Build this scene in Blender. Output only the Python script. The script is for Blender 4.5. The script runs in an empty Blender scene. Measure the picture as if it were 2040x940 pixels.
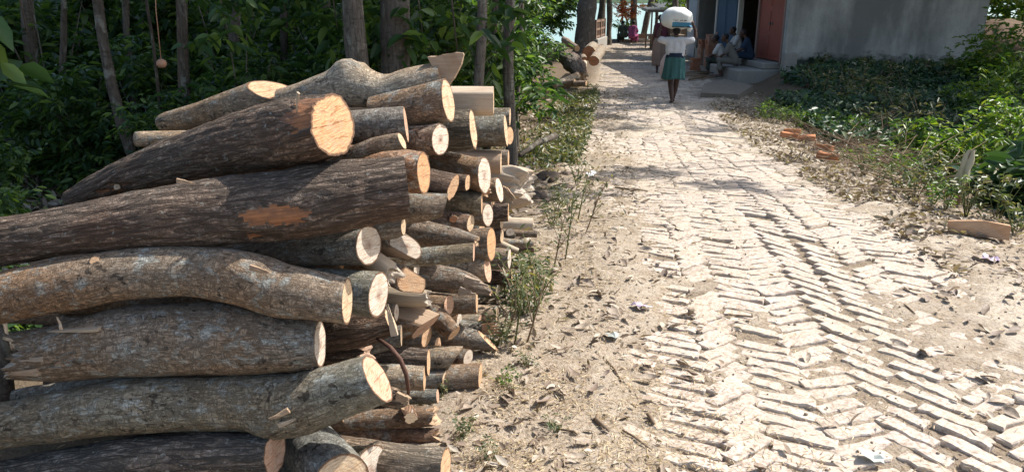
import bpy, math, random
import numpy as np
from mathutils import Vector, Matrix

S = bpy.context.scene
COL = S.collection
R_ = math.radians
rng = np.random.default_rng(7)
random.seed(7)

# ------------------------------------------------------------------ camera, sky, sun, exposure
CAM_H = 1.45
PITCH = R_(17.3)
F = 1512.0                                   # focal length in photo pixels (2040 wide)
cam_d = bpy.data.cameras.new('camera')
cam_d.sensor_width = 36.0
cam_d.lens = F / 2040.0 * 36.0
cam_d.clip_start = 0.05
cam_d.clip_end = 6000.0
cam = bpy.data.objects.new('camera', cam_d)
COL.objects.link(cam)
cam.location = (0, 0, CAM_H)
cam.rotation_euler = (math.pi/2 - PITCH, 0, 0)
S.camera = cam

SUN_DIR = Vector((0.82, 0.26, 1.0)).normalized()        # towards the sun
w = bpy.data.worlds.new('World'); S.world = w; w.use_nodes = True
nt = w.node_tree; nt.nodes.clear()
sky = nt.nodes.new('ShaderNodeTexSky'); sky.sky_type = 'NISHITA'; sky.sun_disc = False
sky.sun_elevation = math.asin(SUN_DIR.z)
sky.sun_rotation = math.atan2(SUN_DIR.x, SUN_DIR.y)
sky.air_density = 1.2; sky.dust_density = 2.5; sky.ozone_density = 1.0
bg = nt.nodes.new('ShaderNodeBackground'); bg.inputs[1].default_value = 0.15
wo = nt.nodes.new('ShaderNodeOutputWorld')
nt.links.new(sky.outputs[0], bg.inputs[0]); nt.links.new(bg.outputs[0], wo.inputs[0])
sd = bpy.data.lights.new('sun', 'SUN'); sd.energy = 5.0; sd.angle = R_(0.53); sd.color = (1.0, 0.955, 0.88)
sun = bpy.data.objects.new('sun', sd); COL.objects.link(sun)
sun.rotation_euler = SUN_DIR.to_track_quat('Z', 'Y').to_euler()
S.view_settings.view_transform = 'Standard'
S.view_settings.look = 'None'
S.view_settings.gamma = 1.0
S.view_settings.exposure = 0.62

# ------------------------------------------------------------------ helpers
SP, CP = math.sin(PITCH), math.cos(PITCH)
def P(px, py, Y):
    """world point seen at photo pixel (px,py) standing at distance Y along the ground"""
    u = (px-1020.0)/F; v = -(py-470.0)/F
    dy = CP + v*SP; dz = -SP + v*CP
    return np.array([u*Y/dy, Y, CAM_H + dz*Y/dy])
def mpp(px, py, Y):
    v = -(py-470.0)/F
    return Y/(CP+v*SP)/F                     # metres per photo pixel there

def hash3(ix, iy, iz, seed):
    h = (ix*374761393 + iy*668265263 + iz*2147483647 + seed*1274126177) & 0xffffffff
    h = ((h ^ (h >> 13))*1274126177) & 0xffffffff
    h = (h ^ (h >> 16)) & 0xffffffff
    return h.astype(np.float64)/4294967295.0
def vnoise(p, seed=0):
    p = np.asarray(p, float)
    i = np.floor(p).astype(np.int64); f = p-i; f = f*f*(3-2*f)
    x, y, z = i[...,0], i[...,1], i[...,2]; fx, fy, fz = f[...,0], f[...,1], f[...,2]
    def c(a,b,d): return hash3(x+a, y+b, z+d, seed)
    x00 = c(0,0,0)*(1-fx)+c(1,0,0)*fx; x10 = c(0,1,0)*(1-fx)+c(1,1,0)*fx
    x01 = c(0,0,1)*(1-fx)+c(1,0,1)*fx; x11 = c(0,1,1)*(1-fx)+c(1,1,1)*fx
    return (x00*(1-fy)+x10*fy)*(1-fz) + (x01*(1-fy)+x11*fy)*fz
def fbm(p, seed=0, octv=3):
    p = np.asarray(p, float); a = 0.5; s = 0; t = 0
    for k in range(octv):
        s = s + a*vnoise(p*(2**k), seed+k*17); t += a; a *= 0.5
    return s/t
def sstep(a, b, x):
    t = np.clip((np.asarray(x, float)-a)/(b-a), 0, 1); return t*t*(3-2*t)

def mesh(name, v, f, mats=(), uv=None, midx=None, smooth=True):
    me = bpy.data.meshes.new(name)
    me.from_pydata([tuple(map(float, a)) for a in v], [], [tuple(map(int, a)) for a in f])
    for m in (mats if isinstance(mats, (list, tuple)) else [mats]): me.materials.append(m)
    if uv is not None:
        l = me.uv_layers.new(name='UVMap')
        l.data.foreach_set('uv', np.asarray(uv, np.float32).ravel())
    if midx is not None: me.polygons.foreach_set('material_index', np.asarray(midx, np.int32))
    if smooth: me.polygons.foreach_set('use_smooth', np.ones(len(me.polygons), bool))
    me.update()
    return me
def fast_mesh(name, v, q, mats=(), smooth=False, n=4):
    """q: (M,n) array of equal polygons"""
    me = bpy.data.meshes.new(name)
    v = np.asarray(v, np.float32); q = np.asarray(q, np.int32)
    me.vertices.add(len(v)); me.vertices.foreach_set('co', v.ravel())
    me.loops.add(q.size); me.loops.foreach_set('vertex_index', q.ravel())
    me.polygons.add(len(q))
    me.polygons.foreach_set('loop_start', np.arange(0, q.size, n, dtype=np.int32))
    if smooth: me.polygons.foreach_set('use_smooth', np.ones(len(q), bool))
    for m in (mats if isinstance(mats, (list, tuple)) else [mats]): me.materials.append(m)
    me.update(calc_edges=True); me.validate()
    return me
def ob(name, me, parent=None, loc=None, label=None, cat=None, group=None, kind=None, color=None):
    o = bpy.data.objects.new(name, me); COL.objects.link(o)
    if parent is not None: o.parent = parent
    if loc is not None: o.location = [float(a) for a in loc]
    if label: o['label'] = label
    if cat: o['category'] = cat
    if group: o['group'] = group
    if kind: o['kind'] = kind
    if color is not None: o.color = color if len(color) == 4 else (*color, 1)
    return o
def empty(name, loc, label, cat, group=None, rz=0):
    o = ob(name, None, None, loc, label, cat, group); o.rotation_euler = (0, 0, rz); return o

class MB:
    def __init__(s): s.v = []; s.f = []; s.m = []
    def add(s, v, f, m=0):
        k = len(s.v); s.v += [tuple(map(float, a)) for a in v]
        s.f += [tuple(int(i)+k for i in q) for q in f]; s.m += [m]*len(f)
    def box(s, c, d, rz=0, m=0, rx=0, bev=0.0):
        hx, hy, hz = d[0]/2, d[1]/2, d[2]/2
        M = Matrix.Rotation(rz, 3, 'Z') @ Matrix.Rotation(rx, 3, 'X')
        if bev <= 0:
            v = [(x, y, z) for z in (-hz, hz) for x, y in ((-hx,-hy),(hx,-hy),(hx,hy),(-hx,hy))]
            f = [(3,2,1,0),(4,5,6,7),(0,1,5,4),(1,2,6,5),(2,3,7,6),(3,0,4,7)]
        else:
            b = bev; prof = [(hx-b,-hy),(hx,-hy+b),(hx,hy-b),(hx-b,hy),(-hx+b,hy),(-hx,hy-b),(-hx,-hy+b),(-hx+b,-hy)]
            v = []; f = []
            for z, k in ((-hz, b), (-hz+b, 0), (hz-b, 0), (hz, b)):
                for x, y in prof: v.append((x-math.copysign(min(k, abs(x)), x), y-math.copysign(min(k, abs(y)), y), z))
            for r in range(3):
                for j in range(8): f.append((r*8+j, r*8+(j+1) % 8, r*8+8+(j+1) % 8, r*8+8+j))
            f.append(tuple(range(7, -1, -1))); f.append(tuple(range(24, 32)))
        s.add([M @ Vector(a) + Vector(c) for a in v], f, m)
    def tube(s, pts, rad, n=8, m=0, cap=True):
        pts = [np.asarray(p, float) for p in pts]
        if not hasattr(rad, '__len__'): rad = [rad]*len(pts)
        v = []; f = []; N0 = None
        for i, p in enumerate(pts):
            t = pts[min(i+1, len(pts)-1)]-pts[max(i-1, 0)]; t = t/(np.linalg.norm(t)+1e-9)
            if N0 is None: N0 = np.array([0,0,1.0]) if abs(t[2]) < 0.9 else np.array([1.0,0,0])
            N0 = N0-t*np.dot(N0, t); N0 /= np.linalg.norm(N0)+1e-9; B = np.cross(t, N0)
            for k in range(n):
                a = 2*math.pi*k/n; v.append(p+rad[i]*(math.cos(a)*N0+math.sin(a)*B))
        for i in range(len(pts)-1):
            for k in range(n): f.append((i*n+k, i*n+(k+1) % n, (i+1)*n+(k+1) % n, (i+1)*n+k))
        if cap:
            f.append(tuple(range(n-1, -1, -1))); f.append(tuple(range((len(pts)-1)*n, len(pts)*n)))
        s.add(v, f, m)
    def ball(s, c, r, n=10, m=0):
        r = r if hasattr(r, '__len__') else (r, r, r); v = []; f = []
        h = n//2+1
        for i in range(h+1):
            th = math.pi*i/h
            for k in range(n):
                a = 2*math.pi*k/n
                v.append((c[0]+r[0]*math.sin(th)*math.cos(a), c[1]+r[1]*math.sin(th)*math.sin(a), c[2]+r[2]*math.cos(th)))
        for i in range(h):
            for k in range(n): f.append((i*n+k, (i+1)*n+k, (i+1)*n+(k+1) % n, i*n+(k+1) % n))
        s.add(v, f, m)
    def me(s, name, mats, smooth=False): return mesh(name, s.v, s.f, mats, None, s.m, smooth)

# ------------------------------------------------------------------ materials
def mat(name):
    m = bpy.data.materials.new(name); m.use_nodes = True
    n = m.node_tree.nodes; l = m.node_tree.links; b = n['Principled BSDF']
    return m, n, l, b
def nn(n, t, **k):
    x = n.new(t)
    for a, v in k.items(): setattr(x, a, v)
    return x
def noise(n, l, vec, scale, detail=3, rough=0.55, dist=0):
    x = n.new('ShaderNodeTexNoise'); x.inputs['Scale'].default_value = scale; x.inputs['Detail'].default_value = detail
    x.inputs['Roughness'].default_value = rough; x.inputs['Distortion'].default_value = dist
    if vec is not None: l.new(vec, x.inputs['Vector'])
    return x.outputs['Fac']
def ramp(n, l, fac, stops):
    x = n.new('ShaderNodeValToRGB'); e = x.color_ramp.elements
    while len(e) < len(stops): e.new(0.5)
    for k, (p, c) in enumerate(stops):
        e[k].position = p; e[k].color = (*c, 1) if len(c) == 3 else c
    l.new(fac, x.inputs[0]); return x.outputs[0]
def g(v): return (v, v, v)
def mix(n, l, fac, a, b, mode='MIX'):
    x = n.new('ShaderNodeMix'); x.data_type = 'RGBA'; x.blend_type = mode
    for s, i in ((fac, 0), (a, 6), (b, 7)):
        if hasattr(s, 'is_linked'): l.new(s, x.inputs[i])
        elif i == 0: x.inputs[0].default_value = s
        else: x.inputs[i].default_value = (*s, 1) if len(s) == 3 else s
    return x.outputs[2]
def mapping(n, l, vec, sc):
    x = n.new('ShaderNodeMapping'); x.inputs['Scale'].default_value = sc; l.new(vec, x.inputs[0]); return x.outputs[0]
def bump(n, l, b, h, strength=0.5, dist=0.01):
    x = n.new('ShaderNodeBump'); x.inputs['Strength'].default_value = strength; x.inputs['Distance'].default_value = dist
    l.new(h, x.inputs['Height']); l.new(x.outputs[0], b.inputs['Normal']); return x
def math_(n, l, op, a, b=None):
    x = n.new('ShaderNodeMath'); x.operation = op
    for s, i in ((a, 0), (b, 1)):
        if s is None: continue
        if hasattr(s, 'is_linked'): l.new(s, x.inputs[i])
        else: x.inputs[i].default_value = s
    return x.outputs[0]

def simple(name, color, rough=0.8, nscale=30, var=0.25, bstr=0.3, spec=0.3, metal=0.0):
    m, n, l, b = mat(name)
    tc = nn(n, 'ShaderNodeTexCoord')
    f = noise(n, l, tc.outputs['Object'], nscale, 4)
    f2 = noise(n, l, tc.outputs['Object'], nscale*0.13, 3)
    c = mix(n, l, f, [x*(1-var) for x in color], [min(1, x*(1+var)) for x in color])
    c = mix(n, l, math_(n, l, 'MULTIPLY', f2, 0.5), c, [x*0.6 for x in color])
    l.new(c, b.inputs['Base Color']); b.inputs['Roughness'].default_value = rough
    b.inputs['Specular IOR Level'].default_value = spec; b.inputs['Metallic'].default_value = metal
    bump(n, l, b, f, bstr, 0.01)
    return m

def bark_mat(name, kind):
    m, n, l, b = mat(name)
    uv = nn(n, 'ShaderNodeUVMap'); oi = nn(n, 'ShaderNodeObjectInfo')
    off = nn(n, 'ShaderNodeVectorMath', operation='MULTIPLY_ADD')
    cmb = nn(n, 'ShaderNodeCombineXYZ')
    for i in range(3): l.new(oi.outputs['Random'], cmb.inputs[i])
    l.new(cmb.outputs[0], off.inputs[0]); off.inputs[1].default_value = (37, 53, 71); l.new(uv.outputs[0], off.inputs[2])
    V = off.outputs[0]; base = oi.outputs['Color']
    fine = noise(n, l, mapping(n, l, V, (60, 22, 1)), 1.0, 6, 0.65)
    blot = noise(n, l, mapping(n, l, V, (9, 6, 1)), 1.0, 5, 0.6, 0.6)
    big = noise(n, l, mapping(n, l, V, (3.2, 2.2, 1)), 1.0, 3)
    def ridged(sc, det, dist, lo, hi):
        x = noise(n, l, mapping(n, l, V, sc), 1.0, det, 0.6, dist)
        x = math_(n, l, 'ABSOLUTE', math_(n, l, 'SUBTRACT', x, 0.5))
        return ramp(n, l, x, [(lo, g(0)), (hi, g(1))])
    if kind == 'fissured':
        c1 = ridged((50, 7.0, 1), 4, 0.6, 0.01, 0.085); c2 = ridged((95, 22, 1), 3, 0.8, 0.0, 0.10); c3 = ridged((16, 40, 1), 4, 1.2, 0.0, 0.05)
        crack = math_(n, l, 'MULTIPLY', c1, math_(n, l, 'ADD', math_(n, l, 'MULTIPLY', c2, 0.6), 0.4))
        crack = math_(n, l, 'MULTIPLY', crack, math_(n, l, 'ADD', math_(n, l, 'MULTIPLY', c3, 0.5), 0.5))
        plate = mix(n, l, fine, mix(n, l, 0.25, base, (0.03, 0.02, 0.015)), mix(n, l, 0.55, base, (0.50, 0.40, 0.32)))
        c = mix(n, l, crack, mix(n, l, 0.8, base, (0.014, 0.010, 0.008)), plate)
        c = mix(n, l, ramp(n, l, big, [(0.4, g(0)), (0.7, g(0.4))]), c, mix(n, l, 1.0, c, (1.25, 0.80, 0.56), 'MULTIPLY'))
        b3 = noise(n, l, mapping(n, l, V, (44, 36, 1)), 1.0, 5, 0.7, 0.0)
        li = ramp(n, l, b3, [(0.615, g(0)), (0.65, g(0.9))])
        c = mix(n, l, math_(n, l, 'MULTIPLY', li, 0.65), c, (0.38, 0.39, 0.35))
        h = math_(n, l, 'ADD', crack, math_(n, l, 'MULTIPLY', fine, 0.5))
        bump(n, l, b, h, 1.0, 0.007)
    elif kind == 'lichen':
        grain = noise(n, l, mapping(n, l, V, (110, 48, 1)), 1.0, 6, 0.72)
        c = mix(n, l, ramp(n, l, grain, [(0.3, g(0)), (0.7, g(1))]), mix(n, l, 0.42, base, (0.03, 0.022, 0.016)), mix(n, l, 0.35, base, (0.62, 0.56, 0.46)))
        c = mix(n, l, ramp(n, l, big, [(0.38, g(0)), (0.62, g(0.7))]), c, mix(n, l, 1.0, c, (0.95, 0.68, 0.46), 'MULTIPLY'))
        b3 = noise(n, l, mapping(n, l, V, (26, 17, 1)), 1.0, 6, 0.72, 0.5)
        li = math_(n, l, 'MULTIPLY', ramp(n, l, b3, [(0.52, g(0)), (0.60, g(1))]), ramp(n, l, blot, [(0.38, g(0.1)), (0.56, g(1))]))
        c = mix(n, l, math_(n, l, 'MULTIPLY', li, 0.75), c, (0.40, 0.42, 0.39))
        b2 = noise(n, l, mapping(n, l, V, (40, 30, 1)), 1.0, 5, 0.65, 0.8)
        spot = math_(n, l, 'MULTIPLY', ramp(n, l, b2, [(0.56, g(0)), (0.62, g(1))]), ramp(n, l, noise(n, l, mapping(n, l, V, (6, 4, 1)), 1.0, 3), [(0.42, g(0.1)), (0.6, g(0.9))]))
        c = mix(n, l, spot, c, (0.045, 0.036, 0.028))
        cr = ridged((70, 16, 1), 5, 0.8, 0.0, 0.05); cr2 = ridged((22, 60, 1), 4, 1.0, 0.0, 0.035)
        crk = math_(n, l, 'MULTIPLY', cr, cr2)
        c = mix(n, l, crk, mix(n, l, 0.45, c, (0.03, 0.022, 0.016)), c)
        bump(n, l, b, math_(n, l, 'ADD', grain, math_(n, l, 'ADD', math_(n, l, 'MULTIPLY', li, 0.4), crk)), 0.8, 0.004)
    else:                                      # bare torn wood with long fibres
        fib = noise(n, l, mapping(n, l, V, (130, 7, 1)), 1.0, 5, 0.65)
        c = mix(n, l, fib, mix(n, l, 0.55, base, (0.16, 0.07, 0.03)), mix(n, l, 0.3, base, (0.85, 0.72, 0.55)))
        c = mix(n, l, ramp(n, l, blot, [(0.5, g(0)), (0.7, g(0.5))]), c, mix(n, l, 0.6, base, (0.2, 0.1, 0.05)))
        bump(n, l, b, fib, 0.8, 0.004)
    l.new(c, b.inputs['Base Color']); b.inputs['Roughness'].default_value = 0.85
    b.inputs['Specular IOR Level'].default_value = 0.25
    return m

def cut_mat():
    """sawn face: object colour = wood, object alpha = how dark its heart is; UV = disc coordinates, -1..1"""
    m, n, l, b = mat('sawn_wood')
    uv = nn(n, 'ShaderNodeUVMap'); oi = nn(n, 'ShaderNodeObjectInfo'); base = oi.outputs['Color']
    ln = nn(n, 'ShaderNodeVectorMath', operation='LENGTH')
    nz = nn(n, 'ShaderNodeTexNoise'); nz.inputs['Scale'].default_value = 2.2; nz.inputs['Detail'].default_value = 3
    add = nn(n, 'ShaderNodeVectorMath', operation='MULTIPLY_ADD')
    off = nn(n, 'ShaderNodeVectorMath', operation='ADD'); cm = nn(n, 'ShaderNodeCombineXYZ')
    for i in range(3): l.new(math_(n, l, 'MULTIPLY', oi.outputs['Random'], 31.0), cm.inputs[i])
    l.new(uv.outputs[0], off.inputs[0]); l.new(cm.outputs[0], off.inputs[1])
    l.new(off.outputs[0], nz.inputs['Vector'])
    l.new(nz.outputs['Color'], add.inputs[0]); add.inputs[1].default_value = (0.34, 0.34, 0); l.new(uv.outputs[0], add.inputs[2])
    sub = nn(n, 'ShaderNodeVectorMath', operation='SUBTRACT'); l.new(add.outputs[0], sub.inputs[0]); sub.inputs[1].default_value = (0.17, 0.17, 0)
    l.new(sub.outputs[0], ln.inputs[0]); r = ln.outputs['Value']
    ring = math_(n, l, 'SINE', math_(n, l, 'MULTIPLY', r, 46.0))
    ringf = math_(n, l, 'MULTIPLY_ADD', ring, 0.5); n[-1].inputs[2].default_value = 0.5
    c = mix(n, l, math_(n, l, 'MULTIPLY', ringf, 0.16), base, mix(n, l, 1.0, base, (0.72, 0.55, 0.40), 'MULTIPLY'))
    wv = nn(n, 'ShaderNodeMapping'); l.new(off.outputs[0], wv.inputs[0]); wv.inputs['Scale'].default_value = (2.5, 34, 1); wv.inputs['Rotation'].default_value = (0, 0, 0.25)
    saw = noise(n, l, wv.outputs[0], 1.0, 3, 0.6)
    c = mix(n, l, ramp(n, l, saw, [(0.42, g(0.9)), (0.50, g(0))]), c, mix(n, l, 1.0, base, (0.55, 0.42, 0.33), 'MULTIPLY'))
    c = mix(n, l, ramp(n, l, saw, [(0.60, g(0)), (0.66, g(0.55))]), c, mix(n, l, 1.0, base, (0.45, 0.30, 0.20), 'MULTIPLY'))
    wm = nn(n, 'ShaderNodeMapping'); wm.inputs['Rotation'].default_value = (0, 0, 1.42); l.new(off.outputs[0], wm.inputs[0])
    wt = nn(n, 'ShaderNodeTexWave'); wt.inputs['Scale'].default_value = 0.62; wt.inputs['Distortion'].default_value = 2.2; wt.inputs['Detail'].default_value = 3; wt.inputs['Detail Scale'].default_value = 1.6; l.new(wm.outputs[0], wt.inputs['Vector'])
    kerf = math_(n, l, 'MULTIPLY', ramp(n, l, wt.outputs['Fac'], [(0.972, g(0)), (0.99, g(0.8))]), ramp(n, l, noise(n, l, off.outputs[0], 2.0, 2), [(0.42, g(0.15)), (0.55, g(1))]))
    c = mix(n, l, kerf, c, mix(n, l, 1.0, base, (0.30, 0.18, 0.11), 'MULTIPLY'))
    st = noise(n, l, off.outputs[0], 1.6, 4)
    c = mix(n, l, ramp(n, l, st, [(0.5, g(0)), (0.72, g(0.45))]), c, mix(n, l, 1.0, base, (0.8, 0.6, 0.42), 'MULTIPLY'))
    heart = ramp(n, l, r, [(0.03, g(1)), (0.14, g(0.6)), (0.40, g(0.0))])
    hf = math_(n, l, 'MULTIPLY', heart, oi.outputs['Alpha'])
    c = mix(n, l, hf, c, (0.16, 0.06, 0.035))
    nv = nn(n, 'ShaderNodeVectorMath', operation='NORMALIZE'); l.new(sub.outputs[0], nv.inputs[0])
    nv2 = nn(n, 'ShaderNodeVectorMath', operation='ADD'); l.new(nv.outputs[0], nv2.inputs[0]); l.new(cm.outputs[0], nv2.inputs[1])
    ck = math_(n, l, 'ABSOLUTE', math_(n, l, 'SUBTRACT', noise(n, l, nv2.outputs[0], 3.2, 3, 0.6), 0.5))
    ck = math_(n, l, 'MULTIPLY', ramp(n, l, ck, [(0.0, g(1)), (0.012, g(0))]), ramp(n, l, r, [(0.02, g(0.9)), (0.45, g(0.7)), (0.8, g(0))]))
    c = mix(n, l, ck, c, (0.12, 0.07, 0.045))
    gr = noise(n, l, off.outputs[0], 5.0, 5, 0.7)
    c = mix(n, l, ramp(n, l, gr, [(0.46, g(0)), (0.64, g(0.6))]), c, mix(n, l, 0.6, base, (0.28, 0.22, 0.17)))
    rad = nn(n, 'ShaderNodeVectorMath', operation='LENGTH'); l.new(uv.outputs[0], rad.inputs[0])
    rn = math_(n, l, 'ADD', rad.outputs['Value'], math_(n, l, 'MULTIPLY', math_(n, l, 'SUBTRACT', noise(n, l, off.outputs[0], 3.0, 4, 0.6), 0.5), 0.16))
    rim = ramp(n, l, rn, [(0.90, g(0)), (0.95, g(1))])
    c = mix(n, l, rim, c, (0.13, 0.075, 0.045))
    l.new(c, b.inputs['Base Color']); b.inputs['Roughness'].default_value = 0.75; b.inputs['Specular IOR Level'].default_value = 0.2
    bump(n, l, b, math_(n, l, 'ADD', saw, math_(n, l, 'MULTIPLY', ringf, 0.2)), 0.5, 0.003)
    return m

def leaf_mat(name, dark, light, yellow, trans=0.35, rough=0.42):
    m, n, l, b = mat(name)
    ge = nn(n, 'ShaderNodeNewGeometry')
    c = ramp(n, l, ge.outputs['Random Per Island'], [(0.0, dark), (0.55, light), (0.9, yellow), (1.0, yellow)])
    l.new(c, b.inputs['Base Color']); b.inputs['Roughness'].default_value = rough; b.inputs['Specular IOR Level'].default_value = 0.45
    tr = nn(n, 'ShaderNodeBsdfTranslucent'); l.new(mix(n, l, 1.0, c, (1.5, 1.6, 0.5), 'MULTIPLY'), tr.inputs[0])
    ms = nn(n, 'ShaderNodeMixShader'); ms.inputs[0].default_value = trans
    l.new(b.outputs[0], ms.inputs[1]); l.new(tr.outputs[0], ms.inputs[2]); l.new(ms.outputs[0], n['Material Output'].inputs[0])
    return m

M = {}
M['fis'] = bark_mat('fissured_bark', 'fissured')
M['lic'] = bark_mat('lichen_bark', 'lichen')
M['bare'] = bark_mat('torn_wood', 'bare')
M['cut'] = cut_mat()
M['leaf'] = leaf_mat('forest_leaf', (0.022, 0.052, 0.022), (0.048, 0.105, 0.035), (0.13, 0.20, 0.05), 0.42)
M['leafr'] = leaf_mat('bright_leaf', (0.04, 0.09, 0.02), (0.085, 0.165, 0.03), (0.20, 0.25, 0.045), 0.42)
M['weed'] = leaf_mat('weed_leaf', (0.05, 0.07, 0.035), (0.10, 0.125, 0.06), (0.26, 0.22, 0.12), 0.3)
M['bank'] = leaf_mat('bank_leaf', (0.016, 0.045, 0.022), (0.034, 0.082, 0.036), (0.07, 0.125, 0.045), 0.22)
M['redleaf'] = leaf_mat('red_leaf', (0.30, 0.05, 0.03), (0.42, 0.10, 0.06), (0.35, 0.2, 0.06), 0.4)
M['dry'] = leaf_mat('dry_leaf', (0.13, 0.09, 0.065), (0.29, 0.22, 0.165), (0.46, 0.40, 0.33), 0.12, 0.7)
M['straw'] = leaf_mat('straw', (0.17, 0.11, 0.06), (0.42, 0.31, 0.18), (0.68, 0.56, 0.38), 0.1, 0.7)
def trunk_mat():
    m, n, l, b = mat('trunk_bark'); tc = nn(n, 'ShaderNodeTexCoord'); oi = nn(n, 'ShaderNodeObjectInfo'); V = tc.outputs['Object']
    f = noise(n, l, mapping(n, l, V, (55, 55, 9)), 1.0, 5, 0.65); f2 = noise(n, l, mapping(n, l, V, (9, 9, 5)), 1.0, 4, 0.6, 0.5); f3 = noise(n, l, mapping(n, l, V, (14, 14, 40)), 1.0, 4, 0.6)
    base = mix(n, l, oi.outputs['Random'], (0.085, 0.068, 0.055), (0.19, 0.165, 0.14))
    c = mix(n, l, ramp(n, l, f, [(0.35, g(0)), (0.6, g(1))]), mix(n, l, 0.6, base, (0.025, 0.02, 0.016)), base)
    c = mix(n, l, ramp(n, l, f2, [(0.56, g(0)), (0.64, g(0.65))]), c, (0.26, 0.26, 0.22))
    c = mix(n, l, ramp(n, l, f3, [(0.34, g(0.6)), (0.44, g(0))]), c, (0.04, 0.035, 0.025))
    l.new(c, b.inputs['Base Color']); b.inputs['Roughness'].default_value = 0.9; b.inputs['Specular IOR Level'].default_value = 0.15
    bump(n, l, b, math_(n, l, 'ADD', f, f3), 1.0, 0.012); return m
M['trunk'] = trunk_mat()
M['twig'] = simple('dry_twig', (0.22, 0.16, 0.11), 0.85, 40, 0.3, 0.4, 0.15)
M['stem'] = simple('green_stem', (0.13, 0.15, 0.06), 0.8, 40, 0.3, 0.2, 0.2)
# ------------------------------------------------------------------ ground, road, river
def road_c(Y): return 0.90 + 0.137*np.asarray(Y, float)
def zg(x, Y, fine=True):
    x = np.asarray(x, float); Y = np.asarray(Y, float)
    s = x-road_c(Y)
    z = -0.60*sstep(3.0, 13.0, Y)
    z = z - 4.6*sstep(39.4, 46.0, Y)
    # ditch right of the near road, bank rising to the house wall
    z = z - 0.32*sstep(1.9, 3.0, s)*(1-sstep(12.0, 15.0, Y))
    z = z + 0.34*sstep(14.0, 19.6, Y)*sstep(2.6, 3.6, s)*(1-sstep(36, 39, Y))
    z = z - 0.04*sstep(1.3, 2.2, np.abs(s))
    z = z + 0.09*(fbm(np.stack([x*0.7, Y*0.7, 0*x], -1), 3)-0.5)*sstep(1.2, 2.0, np.abs(s))
    if fine:
        z = z + 0.022*(fbm(np.stack([x*9, Y*9, 0*x], -1), 5)-0.5)
    return z
def zroad(x, Y):
    s = np.asarray(x, float)-road_c(Y)
    return zg(x, Y, False)
def dirt(x, Y):
    """dirt level between the bricks, relative to the smooth road"""
    s = x-road_c(Y)
    p = np.stack([x, Y, 0*x], -1)
    d = -0.021 + 0.034*(fbm(p*1.7, 21, 3)-0.5) + 0.016*(fbm(p*14, 22, 2)-0.5) + 0.007*(fbm(p*45, 25, 2)-0.5)
    d = d + 0.036*sstep(-0.40, -1.0, s)*(0.3+0.7*sstep(6.5, 4.2, Y)) + 0.022*sstep(0.75, 1.25, s) + 0.014*sstep(0.25, 0.6, s)*sstep(4.6, 3.2, Y) - 0.012*sstep(0.75, 0.4, np.abs(s))*sstep(3.0, 4.5, Y)*sstep(12, 9, Y)
    d = d + 0.030*sstep(0.56, 0.70, fbm(p*1.1+7, 29, 3))
    return d

def soil_mat():
    m, n, l, b = mat('sandy_soil')
    tc = nn(n, 'ShaderNodeTexCoord'); V = tc.outputs['Object']
    at = nn(n, 'ShaderNodeAttribute', attribute_name='litter')
    f1 = noise(n, l, V, 1.3, 5, 0.6); f2 = noise(n, l, V, 70, 4, 0.7); f3 = noise(n, l, V, 9, 5, 0.65, 0.5)
    c = mix(n, l, f1, (0.325, 0.268, 0.208), (0.415, 0.355, 0.288))
    c = mix(n, l, ramp(n, l, f3, [(0.40, g(0.45)), (0.58, g(0))]), c, (0.24, 0.178, 0.12))
    c = mix(n, l, ramp(n, l, f2, [(0.36, g(0.75)), (0.50, g(0))]), c, (0.17, 0.12, 0.08))
    c = mix(n, l, ramp(n, l, f2, [(0.60, g(0)), (0.72, g(0.6))]), c, (0.60, 0.50, 0.38))
    dk = mix(n, l, f2, (0.05, 0.036, 0.024), (0.22, 0.16, 0.105))
    du = nn(n, 'ShaderNodeAttribute', attribute_name='dust')
    c = mix(n, l, math_(n, l, 'MULTIPLY', du.outputs['Fac'], ramp(n, l, f2, [(0.3, g(0.35)), (0.55, g(1))])), c, (0.52, 0.455, 0.375))
    c = mix(n, l, at.outputs['Fac'], c, dk)
    l.new(c, b.inputs['Base Color']); b.inputs['Roughness'].default_value = 0.95; b.inputs['Specular IOR Level'].default_value = 0.1
    bump(n, l, b, math_(n, l, 'ADD', f2, f3), 0.9, 0.012)
    return m
M['soil'] = soil_mat()

def grid(xs, ys, zf, name, material, litter=None):
    X, Yg = np.meshgrid(xs, ys)
    Z = zf(X, Yg)
    v = np.stack([X, Yg, Z], -1).reshape(-1, 3)
    nx = len(xs); i = np.arange(len(ys)-1)[:, None]*nx+np.arange(nx-1)[None]
    q = np.stack([i, i+1, i+nx+1, i+nx], -1).reshape(-1, 4)
    me = fast_mesh(name, v, q, material, True)
    if litter is not None:
        a = me.attributes.new('litter', 'FLOAT', 'POINT'); a.data.foreach_set('value', np.asarray(litter(X, Yg), np.float32).ravel())
    return me
def litter_mask(x, Y):
    s = x-road_c(Y)
    m = np.maximum(sstep(-1.15, -1.9, s)*sstep(4.4, 6.0, Y), sstep(-2.0, -2.8, s))
    m = np.maximum(m, sstep(1.7, 2.5, s))
    return m*0.9
xs = np.concatenate([-np.geomspace(2.0, 260, 70)[::-1], np.linspace(-1.95, 5.0, 240), 5.0+np.geomspace(0.06, 260, 90)])
ys = np.concatenate([[-60, -20, -8, -3, 0], np.linspace(0.6, 6.5, 260), np.geomspace(6.53, 47, 190), [60, 90]])
def zground(x, Y):
    s = x-road_c(Y)
    inside = sstep(1.5, 1.25, np.abs(s))*(Y < 39.2)
    z = zg(x, Y)
    return z - 0.09*inside
ground = ob('ground', grid(xs, ys, zground, 'ground', M['soil'], litter_mask), kind='structure')

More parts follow.
